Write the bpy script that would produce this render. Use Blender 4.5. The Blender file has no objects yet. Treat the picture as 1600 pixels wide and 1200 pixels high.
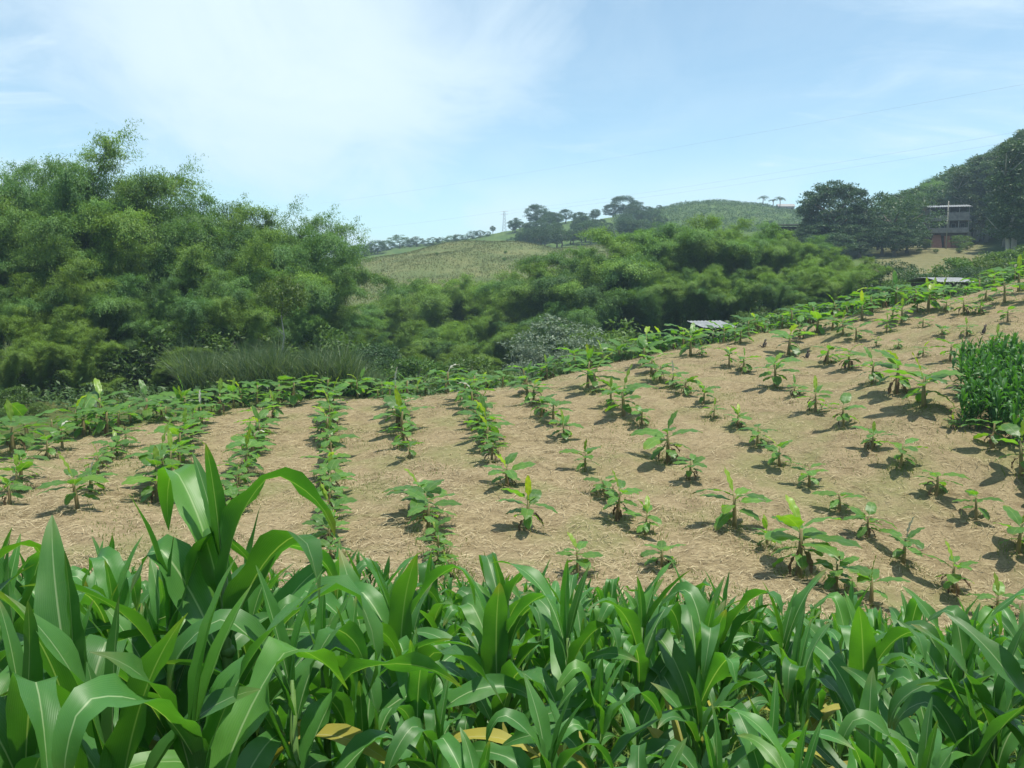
import bpy, math, random
import numpy as np
from mathutils import Vector, Matrix
R = math.radians
rnd = random.Random(7)
rng = np.random.default_rng(11)
scene = bpy.context.scene
col = scene.collection

# ------------------------------------------------------------------ camera
F = 1300.0                       # focal length in photo pixels (1600 wide)
PITCH = math.atan(150 / F)
cam_d = bpy.data.cameras.new('camera'); cam = bpy.data.objects.new('camera', cam_d); col.objects.link(cam)
cam_d.sensor_width = 36; cam_d.lens = F / 1600 * 36; cam_d.clip_start = 0.05; cam_d.clip_end = 6000
cam.location = (0, 0, 0); cam.rotation_euler = (math.pi / 2 - PITCH, 0, 0)
scene.camera = cam

# ------------------------------------------------------------------ light
SUN_AZ, SUN_EL = R(98), R(77)    # azimuth from +Y towards +X
sd = Vector((math.sin(SUN_AZ) * math.cos(SUN_EL), math.cos(SUN_AZ) * math.cos(SUN_EL), math.sin(SUN_EL)))
sun_d = bpy.data.lights.new('sun', 'SUN'); sun_d.energy = 4.3; sun_d.angle = R(0.55); sun_d.color = (1, .96, .84)
sun = bpy.data.objects.new('sun', sun_d); col.objects.link(sun)
sun.rotation_euler = sd.to_track_quat('Z', 'Y').to_euler()

world = bpy.data.worlds.new('World'); scene.world = world; world.use_nodes = True
wt = world.node_tree; wt.nodes.clear()
def wn(t, **k):
    n = wt.nodes.new(t)
    for a, b in k.items(): setattr(n, a, b)
    return n
def wmath(op, a, b=None, clamp=False):
    n = wn('ShaderNodeMath', operation=op, use_clamp=clamp)
    for i, v in enumerate((a, b)):
        if v is None: continue
        if isinstance(v, (int, float)): n.inputs[i].default_value = v
        else: wt.links.new(v, n.inputs[i])
    return n.outputs[0]
SKY_STR = 0.125
sky = wn('ShaderNodeTexSky', sky_type='NISHITA', sun_disc=False, sun_elevation=SUN_EL, sun_rotation=SUN_AZ)
sky.altitude = 1200; sky.air_density = 1.0; sky.dust_density = .6; sky.ozone_density = 1.0
tc = wn('ShaderNodeTexCoord')
sep = wn('ShaderNodeSeparateXYZ'); wt.links.new(tc.outputs['Generated'], sep.inputs[0])
den = wmath('ADD', wmath('MAXIMUM', sep.outputs[2], 0.0), 0.22)
cx = wmath('DIVIDE', sep.outputs[0], den); cy = wmath('DIVIDE', sep.outputs[1], den)
cmb = wn('ShaderNodeCombineXYZ'); wt.links.new(cx, cmb.inputs[0]); wt.links.new(cy, cmb.inputs[1])
def wnoise(scale, det, rough, dist=0.0, off=(0, 0, 0), stretch=(1, 1, 1)):
    mp = wn('ShaderNodeMapping'); mp.inputs['Location'].default_value = off; mp.inputs['Scale'].default_value = stretch
    wt.links.new(cmb.outputs[0], mp.inputs[0])
    n = wn('ShaderNodeTexNoise'); n.inputs['Scale'].default_value = scale; n.inputs['Detail'].default_value = det
    n.inputs['Roughness'].default_value = rough; n.inputs['Distortion'].default_value = dist
    wt.links.new(mp.outputs[0], n.inputs['Vector']); return n.outputs['Fac']
def wstep(v, lo, hi):
    n = wn('ShaderNodeMapRange', interpolation_type='SMOOTHSTEP'); n.inputs['From Min'].default_value = lo; n.inputs['From Max'].default_value = hi
    wt.links.new(v, n.inputs['Value']); return n.outputs[0]
n1 = wnoise(.9, 6, .55, .3, (3.1, .4, 0), (1, .75, 1))
n2 = wnoise(2.6, 8, .62, .6, (1.7, 5.2, 0), (.7, 1.5, 1))
n4 = wnoise(1.9, 10, .66, .9, (6.3, 1.1, 0), (1.4, .8, 1))
n3 = wnoise(.35, 2, .5, 0, (8.2, 2.0, 0))
# a broad bank of thin bright cloud (x/y space of the cloud sheet) + wisps everywhere
bx = wmath('MULTIPLY', wmath('ADD', cx, .58), 1.75); by = wmath('MULTIPLY', wmath('ADD', cy, -1.95), 1.0)
r2 = wmath('ADD', wmath('MULTIPLY', bx, bx), wmath('MULTIPLY', by, by))
bank = wmath('SUBTRACT', 1.0, wstep(wmath('ADD', wmath('SQRT', r2), wmath('ADD', wmath('MULTIPLY', wmath('SUBTRACT', n1, .5), 1.3), wmath('MULTIPLY', wmath('SUBTRACT', n4, .5), 1.1))), .4, 1.45))
wisps = wmath('MULTIPLY', wstep(wmath('ADD', wmath('MULTIPLY', n2, .55), wmath('MULTIPLY', n3, .6)), .56, .78), .75)
low = wmath('MULTIPLY', wstep(n1, .38, .62), wmath('SUBTRACT', 1.0, wstep(sep.outputs[2], .02, .2)))
cl = wmath('MAXIMUM', wmath('MULTIPLY', bank, wmath('ADD', .6, wmath('MULTIPLY', n4, .45))), wmath('MAXIMUM', wmath('ADD', wmath('MULTIPLY', wisps, .8), wmath('MULTIPLY', n4, .38)), wmath('MULTIPLY', low, .9)))
mixc = wn('ShaderNodeMix', data_type='RGBA'); wt.links.new(cl, mixc.inputs[0])
tint = wn('ShaderNodeMix', data_type='RGBA', blend_type='MULTIPLY'); tint.inputs[0].default_value = 1; tint.inputs[7].default_value = (.92, 1.10, 1.02, 1)
wt.links.new(sky.outputs[0], tint.inputs[6]); wt.links.new(tint.outputs[2], mixc.inputs[6]); mixc.inputs[7].default_value = (5.3, 6.2, 6.7, 1)
bg = wn('ShaderNodeBackground'); bg.inputs[1].default_value = SKY_STR
wt.links.new(mixc.outputs[2], bg.inputs[0])
wo = wn('ShaderNodeOutputWorld'); wt.links.new(bg.outputs[0], wo.inputs[0])

vs = scene.view_settings
vs.view_transform = 'Standard'; vs.look = 'None'; vs.gamma = 1; vs.use_curve_mapping = False; vs.exposure = 0.5
scene.render.engine = 'CYCLES'
cy_ = scene.cycles
cy_.max_bounces = 6; cy_.diffuse_bounces = 3; cy_.glossy_bounces = 2; cy_.transmission_bounces = 4; cy_.volume_bounces = 0
cy_.transparent_max_bounces = 4; cy_.use_denoising = True; cy_.caustics_reflective = False; cy_.caustics_refractive = False

# ------------------------------------------------------------------ pixel helpers (direction only; the distance comes from the ground)
CP, SP = math.cos(PITCH), math.sin(PITCH)
def pray(px, py):
    u, v = (px - 800) / F, (600 - py) / F
    dy = CP + v * SP
    return u / dy, (-SP + v * CP) / dy          # X/Y, Z/Y
def at(px, py, Y):
    a, t = pray(px, py); return Vector((a * Y, Y, t * Y))

# ------------------------------------------------------------------ terrain function
ctrl = []
def g(px, *yz):
    a = (px - 800) / F
    for Y, z in yz: ctrl.append((a * Y, Y, z))
def p(*pts):
    for px, py, Y in pts:
        v = at(px, py, Y); ctrl.append(tuple(v))
for px, dz in ((-250, .1), (250, .0), (800, 0), (1300, -.1), (1850, -.35)):
    g(px, (.8, -1.6), (2, -1.95 + dz * .2), (3.5, -2.6 + dz * .4), (6, -3.5 + dz * .7), (9, -4.6 + dz), (12, -5.6 + dz * 2), (15, -6.25 + dz * 3))
p((515, 850, 21), (515, 730, 31), (515, 624, 48), (950, 930, 17.5), (820, 830, 22), (650, 810, 23), (790, 760, 26), (740, 612, 50), (900, 582, 52),
  (970, 650, 36), (1040, 720, 30), (1050, 548, 54), (1200, 518, 56), (1350, 488, 56), (1460, 470, 56), (1600, 434, 58), (1800, 385, 60),
  (1250, 900, 20), (1490, 920, 21), (1580, 960, 19.5), (1440, 640, 31), (1380, 740, 27), (1600, 740, 26), (1600, 560, 36), (1250, 560, 46), (1250, 650, 34), (1440, 540, 43),
  (120, 790, 24), (0, 705, 33), (-200, 760, 28), (100, 680, 38), (300, 645, 45))
g(-300, (45, -7.2), (70, -8), (110, -8), (200, -4), (400, -6), (700, -25), (1500, -70))
g(0, (45, -7.2), (60, -7.6), (75, -8.5), (110, -9), (200, -5), (400, -6), (700, -25), (1500, -70))
g(300, (58, -7.8), (75, -9.5), (110, -11), (180, -5), (300, 0), (420, 8), (700, -15), (1500, -70))
g(560, (58, -8), (70, -10.5), (100, -13), (140, -9), (300, 3), (700, -8), (1500, -60))
p((560, 447, 190), (560, 413, 240), (560, 396, 420), (680, 387, 255), (680, 380, 420), (660, 445, 190))
g(780, (58, -8), (70, -10.5), (100, -13.5), (140, -10), (315, 12), (700, 0), (1500, -60))
p((780, 447, 190), (790, 375, 265), (790, 362, 430), (895, 398, 250), (880, 432, 200), (900, 378, 330), (900, 345, 450))
g(1000, (66, -7), (85, -9.5), (110, -8), (150, -2), (700, 10), (1500, -60))
p((1000, 395, 240), (1000, 336, 470))
g(1100, (63, -5), (80, -6.5), (110, -4), (160, 2), (800, 8), (1500, -60))
p((1100, 362, 350), (1090, 316, 500))
g(1240, (64, -3.2), (80, -4.5), (120, -1), (800, 10), (1500, -60))
p((1240, 370, 200), (1230, 348, 400), (1230, 328, 500), (1310, 394, 185), (1380, 422, 150), (1420, 398, 180), (1350, 345, 400))
g(1480, (64, -2), (75, -3), (110, 0), (700, 30), (1500, -50))
p((1470, 416, 150), (1480, 388, 195), (1460, 376, 230), (1460, 350, 310))
g(1600, (65, .5), (75, -.5), (100, 0.5), (700, 40), (1500, -50))
p((1590, 432, 135), (1600, 372, 190), (1600, 335, 260))
g(1900, (65, 3), (90, 4), (135, 10), (190, 22), (260, 34), (400, 50), (700, 50), (1500, -50))
ctrl = np.array(ctrl)
def _q(X, Y):
    r = np.maximum(np.hypot(X, Y), 1.0); az = np.arctan2(X, Y)
    return np.stack([np.clip(az, -.85, .85) * 2.4, np.log(r)], -1), az, r
_cq, _, _ = _q(ctrl[:, 0], ctrl[:, 1])
def _phi(d2): return np.sqrt(d2 + .012)
_A = _phi(((_cq[:, None] - _cq[None]) ** 2).sum(-1)); _n = len(ctrl)
_M = np.zeros((_n + 1, _n + 1)); _M[:_n, :_n] = _A - np.eye(_n) * .004; _M[:_n, _n] = 1; _M[_n, :_n] = 1
# heights are fitted as angles so that far and near points weigh alike
_rh = np.hypot(ctrl[:, 0], ctrl[:, 1])
_w = np.linalg.solve(_M, np.append(ctrl[:, 2] / _rh, 0))
def ground(X, Y):
    X = np.atleast_1d(np.asarray(X, float)); Y = np.atleast_1d(np.asarray(Y, float))
    shp = X.shape; X = X.ravel(); Y = Y.ravel()
    q, az, r = _q(X, Y); out = np.empty(len(X))
    for i in range(0, len(X), 20000):
        d = _phi(((q[i:i + 20000, None] - _cq[None]) ** 2).sum(-1)); out[i:i + 20000] = d @ _w[:_n] + _w[_n]
    z = out * r
    k = np.clip((np.abs(az) - .9) / .8, 0, 1); k = k * k * (3 - 2 * k)
    z = z * (1 - k) + k * (-1.6 + np.minimum(r * .18, 8) * (np.abs(az) > 1.5))
    f = np.clip((Y - 14) / 4, 0, 1)
    z = z + f * (.07 * np.sin(X * 1.7 + .6 * np.sin(Y * .9)) * np.sin(Y * 1.3 + .8 * np.sin(X * .7)) + .04 * np.sin(X * 3.1 + Y * 2.3))
    z = z + np.clip((r - 130) / 100, 0, 1) * (.7 * np.sin(X * .09 + Y * .05) * np.sin(Y * .11 - X * .03) + .4 * np.sin(X * .23 - Y * .17))
    return z.reshape(shp)
def gz(x, y): return float(ground(x, y)[0])
def hit(px, py, ymin=14.0, ymax=70.0):
    """where the line of sight through a photo pixel meets the ground"""
    a, t = pray(px, py); ys = np.arange(ymin, ymax, .1)
    below = ground(a * ys, ys) >= t * ys
    i = int(np.argmax(below)) if below.any() else len(ys) - 1
    return Vector((a * ys[i], ys[i], gz(a * ys[i], ys[i])))
EDGE = [(-400, 27), (-150, 30), (0, 33.3), (100, 36.5), (300, 44), (515, 48.5), (740, 51), (900, 53), (1050, 55), (1200, 57), (1350, 57), (1460, 57), (1600, 59), (1900, 60)]
_ea = np.array([(e[0] - 800) / F for e in EDGE]); _ey = np.array([e[1] for e in EDGE])
def edgeY(a): return np.interp(a, _ea, _ey)

# ------------------------------------------------------------------ mesh / object helpers
def mk_mesh(name, V, faces, mats, attrs=None, smooth=False, mat_idx=None):
    """V (n,3); faces: list of (m,k) int arrays"""
    me = bpy.data.meshes.new(name); V = np.asarray(V, np.float32)
    if not isinstance(faces, list): faces = [faces]
    faces = [np.asarray(f, np.int32) for f in faces if len(f)]
    me.vertices.add(len(V)); me.vertices.foreach_set('co', V.ravel())
    loops = np.concatenate([f.ravel() for f in faces])
    tot = np.concatenate([np.full(len(f), f.shape[1], np.int32) for f in faces])
    start = np.concatenate([[0], np.cumsum(tot)[:-1]]).astype(np.int32)
    me.loops.add(len(loops)); me.loops.foreach_set('vertex_index', loops)
    me.polygons.add(len(tot)); me.polygons.foreach_set('loop_start', start); me.polygons.foreach_set('loop_total', tot)
    if smooth: me.polygons.foreach_set('use_smooth', np.ones(len(tot), bool))
    if mat_idx is not None: me.polygons.foreach_set('material_index', np.asarray(mat_idx, np.int32))
    for k, v in (attrs or {}).items():
        at_ = me.attributes.new(k, 'FLOAT', 'POINT'); at_.data.foreach_set('value', np.asarray(v, np.float32).ravel())
    me.update(calc_edges=True); me.validate()
    for m in (mats if isinstance(mats, (list, tuple)) else [mats]): me.materials.append(m)
    return me
def link(name, me, parent=None, loc=(0, 0, 0), rot=(0, 0, 0), sc=1.0):
    o = bpy.data.objects.new(name, me); col.objects.link(o)
    o.location = loc; o.rotation_euler = rot; o.scale = (sc, sc, sc) if isinstance(sc, (int, float)) else sc
    if parent: o.parent = parent
    return o
def tag(o, label=None, cat=None, group=None, kind=None):
    if label: o['label'] = label
    if cat: o['category'] = cat
    if group: o['group'] = group
    if kind: o['kind'] = kind
    return o
class MB:
    """collects boxes, tubes and sheets into one mesh"""
    def __init__(s): s.v = []; s.f = []
    def add(s, V, Fs):
        b = len(s.v); s.v += [tuple(x) for x in V]; s.f += [tuple(i + b for i in f) for f in Fs]; return s
    def box(s, x0, x1, y0, y1, z0, z1):
        return s.add([(x0, y0, z0), (x1, y0, z0), (x1, y1, z0), (x0, y1, z0), (x0, y0, z1), (x1, y0, z1), (x1, y1, z1), (x0, y1, z1)],
                     [(0, 3, 2, 1), (4, 5, 6, 7), (0, 1, 5, 4), (1, 2, 6, 5), (2, 3, 7, 6), (3, 0, 4, 7)])
    def tube(s, pts, rad, n=6):
        pts = [Vector(q) for q in pts]; m = len(pts)
        rad = rad if isinstance(rad, (list, tuple)) else [rad] * m
        V = []; Fs = []
        for i, q in enumerate(pts):
            d = (pts[min(i + 1, m - 1)] - pts[max(i - 1, 0)]).normalized()
            a = d.orthogonal().normalized() if abs(d.z) > .95 else d.cross(Vector((0, 0, 1))).normalized()
            b = d.cross(a)
            for k in range(n):
                t = 2 * math.pi * k / n; V.append(q + (a * math.cos(t) + b * math.sin(t)) * rad[i])
        for i in range(m - 1):
            for k in range(n): Fs.append((i * n + k, i * n + (k + 1) % n, (i + 1) * n + (k + 1) % n, (i + 1) * n + k))
        Fs.append(tuple(range(n))[::-1]); Fs.append(tuple(range((m - 1) * n, m * n)))
        return s.add(V, Fs)
    def mesh(s, name, mat, smooth=False):
        me = bpy.data.meshes.new(name); me.from_pydata(s.v, [], s.f); me.materials.append(mat)
        if smooth: me.polygons.foreach_set('use_smooth', np.ones(len(me.polygons), bool))
        return me
    def build(s, name, mat, parent=None, smooth=False, **k):
        return link(name, s.mesh(name, mat, smooth), parent, **k)

# ------------------------------------------------------------------ materials
def new_mat(name):
    m = bpy.data.materials.new(name); m.use_nodes = True; t = m.node_tree; t.nodes.clear()
    o = t.nodes.new('ShaderNodeOutputMaterial'); return m, t, o
def nd(t, typ, ins=None, **k):
    n = t.nodes.new(typ)
    for a, b in k.items(): setattr(n, a, b)
    for a, b in (ins or {}).items():
        if hasattr(b, 'is_linked') or hasattr(b, 'links'): t.links.new(b, n.inputs[a])
        else: n.inputs[a].default_value = b
    return n
def mixc_(t, fac, a, b, mode='MIX'):
    n = t.nodes.new('ShaderNodeMix'); n.data_type = 'RGBA'; n.blend_type = mode
    for i, v in ((0, fac), (6, a), (7, b)):
        if hasattr(v, 'links'): t.links.new(v, n.inputs[i])
        else: n.inputs[i].default_value = v if i == 0 else (*v, 1) if len(v) == 3 else v
    return n.outputs[2]
def mth(t, op, a, b=None, c=None, clamp=False):
    n = t.nodes.new('ShaderNodeMath'); n.operation = op; n.use_clamp = clamp
    for i, v in enumerate((a, b, c)):
        if v is None: continue
        if hasattr(v, 'links'): t.links.new(v, n.inputs[i])
        else: n.inputs[i].default_value = v
    return n.outputs[0]
def ramp(t, fac, lo, hi):
    n = t.nodes.new('ShaderNodeMapRange'); n.interpolation_type = 'SMOOTHSTEP'
    n.inputs[1].default_value = lo; n.inputs[2].default_value = hi; t.links.new(fac, n.inputs[0]); return n.outputs[0]
def noise(t, vec, scale, det=4, rough=.55, dist=0.0):
    n = nd(t, 'ShaderNodeTexNoise', {'Scale': scale, 'Detail': det, 'Roughness': rough, 'Distortion': dist})
    if vec is not None: t.links.new(vec, n.inputs['Vector'])
    return n.outputs['Fac']

def leaf_mat(name, c1, c2, trans=.3, tcol=None, rough=.5, spec=.35, objvar=.25, rib=None, hue_obj=None):
    """foliage: colour varies leaf by leaf and plant by plant; part of the light comes through"""
    m, t, o = new_mat(name)
    gi = nd(t, 'ShaderNodeNewGeometry'); oi = nd(t, 'ShaderNodeObjectInfo')
    c = mixc_(t, gi.outputs['Random Per Island'], c1, c2)
    if hue_obj: c = mixc_(t, mth(t, 'MULTIPLY', oi.outputs['Random'], hue_obj[1]), c, hue_obj[0])
    k = mth(t, 'ADD', mth(t, 'MULTIPLY', mth(t, 'FRACT', mth(t, 'MULTIPLY', oi.outputs['Random'], 7.13)), 2 * objvar), 1 - objvar)
    vm = nd(t, 'ShaderNodeVectorMath', operation='SCALE'); t.links.new(c, vm.inputs[0]); t.links.new(k, vm.inputs['Scale'])
    c = vm.outputs[0]
    tc_ = nd(t, 'ShaderNodeVectorMath', operation='MULTIPLY'); t.links.new(c, tc_.inputs[0]); tc_.inputs[1].default_value = tcol or (2.0, 1.9, .8)
    bs = nd(t, 'ShaderNodeBsdfPrincipled', {'Roughness': rough, 'Specular IOR Level': spec})
    t.links.new(c, bs.inputs['Base Color'])
    tr = nd(t, 'ShaderNodeBsdfTranslucent'); t.links.new(tc_.outputs[0], tr.inputs[0])
    mx = nd(t, 'ShaderNodeMixShader', {0: trans}); t.links.new(bs.outputs[0], mx.inputs[1]); t.links.new(tr.outputs[0], mx.inputs[2])
    t.links.new(mx.outputs[0], o.inputs[0]); return m

def blade_mat(name, base, base2, ribc, tcolmul, trans, rough, ribw=.07, veins=60., spec=.5, edge=None, across=False):
    """large leaves: pale midrib, parallel veins, light coming through, from leaf coordinates u (across) and v (along)"""
    m, t, o = new_mat(name)
    u = nd(t, 'ShaderNodeAttribute', attribute_name='u').outputs['Fac']; v = nd(t, 'ShaderNodeAttribute', attribute_name='v').outputs['Fac']
    oi = nd(t, 'ShaderNodeObjectInfo').outputs['Random']
    au = mth(t, 'ABSOLUTE', u)
    tcn = nd(t, 'ShaderNodeTexCoord')
    nz = noise(t, tcn.outputs['Object'], 6.0, 4, .6)
    c = mixc_(t, ramp(t, nz, .3, .75), base, base2)
    c = mixc_(t, mth(t, 'MULTIPLY', mth(t, 'MULTIPLY', ramp(t, mth(t, 'ADD', v, mth(t, 'MULTIPLY', nz, .25)), .95, 1.15), mth(t, 'FRACT', mth(t, 'MULTIPLY', oi, 5.3))), .8), c, edge or (.26, .2, .07))
    stripes = mth(t, 'SINE', mth(t, 'MULTIPLY', mth(t, 'ADD', v, mth(t, 'MULTIPLY', au, .25)), veins)) if across else mth(t, 'SINE', mth(t, 'MULTIPLY', u, veins))
    c = mixc_(t, mth(t, 'MULTIPLY', mth(t, 'ADD', stripes, 1), .03), c, ribc)
    c = mixc_(t, mth(t, 'MULTIPLY', ramp(t, noise(t, tcn.outputs['Object'], 45, 3, .7), .6, .76), .14), c, (.24, .30, .10))
    ribm = mth(t, 'SUBTRACT', 1, ramp(t, au, ribw * .5, ribw * 1.3))
    c = mixc_(t, mth(t, 'MULTIPLY', ribm, mth(t, 'SUBTRACT', 1.0, mth(t, 'MULTIPLY', v, .5))), c, ribc)
    k = mth(t, 'ADD', mth(t, 'MULTIPLY', oi, .45), .78)
    vm = nd(t, 'ShaderNodeVectorMath', operation='SCALE'); t.links.new(c, vm.inputs[0]); t.links.new(k, vm.inputs['Scale'])
    c = mixc_(t, mth(t, 'MULTIPLY', ramp(t, mth(t, 'FRACT', mth(t, 'MULTIPLY', oi, 13.7)), .75, 1.0), .35), vm.outputs[0], (base2[0] * 1.9, base2[1] * 1.5, base2[2] * .8))
    tcn2 = nd(t, 'ShaderNodeVectorMath', operation='MULTIPLY'); t.links.new(c, tcn2.inputs[0]); tcn2.inputs[1].default_value = tcolmul
    bp = nd(t, 'ShaderNodeBump', {'Strength': .12, 'Distance': .001}); t.links.new(stripes, bp.inputs['Height'])
    bs = nd(t, 'ShaderNodeBsdfPrincipled', {'Roughness': rough, 'Specular IOR Level': spec})
    t.links.new(c, bs.inputs['Base Color']); t.links.new(bp.outputs[0], bs.inputs['Normal'])
    tr = nd(t, 'ShaderNodeBsdfTranslucent'); t.links.new(tcn2.outputs[0], tr.inputs[0])
    mx = nd(t, 'ShaderNodeMixShader', {0: trans}); t.links.new(bs.outputs[0], mx.inputs[1]); t.links.new(tr.outputs[0], mx.inputs[2])
    t.links.new(mx.outputs[0], o.inputs[0]); return m

def plain_mat(name, c1, c2, scale=3., rough=.8, bump=.0, spec=.3, metallic=0., stretch=(1, 1, 1)):
    m, t, o = new_mat(name); tcn = nd(t, 'ShaderNodeTexCoord')
    mp = nd(t, 'ShaderNodeMapping', {'Scale': stretch}); t.links.new(tcn.outputs['Object'], mp.inputs[0])
    nz = noise(t, mp.outputs[0], scale, 6, .6)
    bs = nd(t, 'ShaderNodeBsdfPrincipled', {'Roughness': rough, 'Specular IOR Level': spec, 'Metallic': metallic})
    t.links.new(mixc_(t, ramp(t, nz, .3, .7), c1, c2), bs.inputs['Base Color'])
    if bump:
        bp = nd(t, 'ShaderNodeBump', {'Strength': bump, 'Distance': .05}); t.links.new(nz, bp.inputs['Height']); t.links.new(bp.outputs[0], bs.inputs['Normal'])
    t.links.new(bs.outputs[0], o.inputs[0]); return m

M = {}
M['maize'] = blade_mat('maize_leaf', (.046, .16, .030), (.076, .21, .040), (.34, .44, .24), (1.9, 2.2, .5), .32, .43, .05, 70., .45)
M['maize_far'] = blade_mat('maize_leaf_far', (.05, .165, .030), (.08, .215, .040), (.16, .25, .10), (1.9, 2.2, .5), .34, .46, .05, 40., .4)
M['maize_dry'] = blade_mat('maize_leaf_yellowed', (.34, .30, .05), (.22, .26, .05), (.42, .40, .2), (1.4, 1.3, .6), .3, .6, .05, 70., .3)
M['stalk'] = plain_mat('maize_stalk', (.08, .17, .035), (.13, .22, .06), 5, .5, stretch=(1, 1, 6))
M['ban'] = blade_mat('banana_leaf', (.062, .165, .026), (.105, .22, .036), (.20, .30, .10), (2.1, 2.2, .5), .40, .42, .05, 90., .4, across=True)
M['ban_young'] = blade_mat('banana_leaf_young', (.17, .30, .03), (.24, .36, .04), (.34, .42, .14), (1.8, 1.7, .6), .42, .4, .05, 90., .4, across=True)
M['ban_dead'] = leaf_mat('banana_leaf_dead', (.10, .065, .035), (.20, .14, .08), .15, (1.2, 1.0, .8), .9, .1)
M['ban_pale'] = leaf_mat('banana_leaf_bleached', (.42, .42, .34), (.52, .52, .44), .25, (1.1, 1.1, .9), .8, .2)
M['pstem'] = plain_mat('banana_stem', (.17, .16, .06), (.28, .21, .11), 7, .7, .4, stretch=(1, 1, .4))
M['bam_leaf'] = leaf_mat('bamboo_leaf', (.075, .175, .036), (.17, .295, .058), .27, (1.9, 1.8, .7), .55, .3, .22, hue_obj=((.05, .13, .05), .6))
M['bam_yel'] = leaf_mat('bamboo_leaf_yellow', (.105, .20, .032), (.18, .28, .045), .3, (1.6, 1.5, .6), .55, .3, .15)
M['bam_mid'] = leaf_mat('bamboo_leaf_light', (.10, .21, .036), (.20, .32, .054), .29, (1.7, 1.6, .6), .55, .3, .2)
M['culm'] = plain_mat('bamboo_culm', (.14, .17, .06), (.22, .22, .11), 2, .5)
M['broad'] = leaf_mat('tree_leaf', (.038, .09, .024), (.07, .14, .036), .25, (1.8, 1.8, .7), .5, .35, .22, hue_obj=((.04, .075, .04), .7))
M['dark'] = leaf_mat('tree_leaf_dark', (.03, .072, .026), (.055, .115, .038), .2, (1.7, 1.7, .8), .5, .35, .18)
M['euc'] = leaf_mat('eucalyptus_leaf', (.045, .095, .038), (.08, .14, .055), .22, (1.7, 1.7, .8), .5, .35, .18)
M['grey'] = leaf_mat('grey_leaf', (.11, .16, .10), (.19, .24, .165), .2, (1.4, 1.5, .8), .5, .4, .12)
M['shrub'] = leaf_mat('shrub_leaf', (.05, .12, .024), (.10, .19, .04), .3, (1.8, 1.8, .6), .5, .3, .25, hue_obj=((.10, .14, .03), .6))
M['bark'] = plain_mat('bark', (.12, .10, .08), (.22, .19, .15), 4, .9, .5, stretch=(1, 1, .3))
M['pale_bark'] = plain_mat('pale_bark', (.28, .27, .23), (.42, .40, .35), 3, .8, .3, stretch=(1, 1, .3))
M['cane'] = leaf_mat('cane_blade', (.05, .105, .042), (.14, .19, .085), .3, (1.8, 1.8, .7), .5, .4, .0)
M['weed'] = leaf_mat('weed_blade', (.09, .15, .03), (.20, .24, .07), .3, (1.6, 1.5, .6), .6, .3, .0)
M['under'] = leaf_mat('undergrowth_blade', (.07, .15, .028), (.17, .24, .05), .3, (1.7, 1.6, .6), .6, .3, .0)
M['straw'] = leaf_mat('straw_blade', (.24, .19, .105), (.56, .47, .30), .12, (1.1, 1.0, .8), .8, .2, .0)
M['tuft'] = leaf_mat('pasture_tuft', (.10, .135, .045), (.18, .18, .075), .2, (1.3, 1.2, .7), .8, .2, .0)
M['coffee'] = leaf_mat('coffee_leaf', (.05, .10, .03), (.09, .15, .045), .2, (1.5, 1.6, .7), .5, .3, .0)
M['metal'] = plain_mat('zinc_sheet', (.19, .20, .21), (.30, .31, .31), 2, .6, .1, .4, .1)
M['rustroof'] = plain_mat('weathered_roof', (.24, .23, .23), (.38, .35, .33), 2, .7, .1)
M['plaster'] = plain_mat('pale_plaster', (.26, .25, .25), (.40, .38, .37), 2, .8, .05)
M['wood'] = plain_mat('dark_wood', (.05, .042, .035), (.10, .08, .065), 3, .8, .1, stretch=(1, 1, .2))
M['brick'] = plain_mat('red_brick', (.34, .13, .09), (.46, .22, .15), 5, .9, .2)
M['glass'] = plain_mat('dark_pane', (.02, .022, .025), (.03, .032, .035), 1, .15, 0, .6)
M['steel'] = plain_mat('galvanised_steel', (.33, .35, .37), (.42, .44, .46), 3, .5, 0, .5, .5)
M['cable'] = plain_mat('cable', (.10, .10, .11), (.14, .14, .15), 3, .6)

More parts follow.
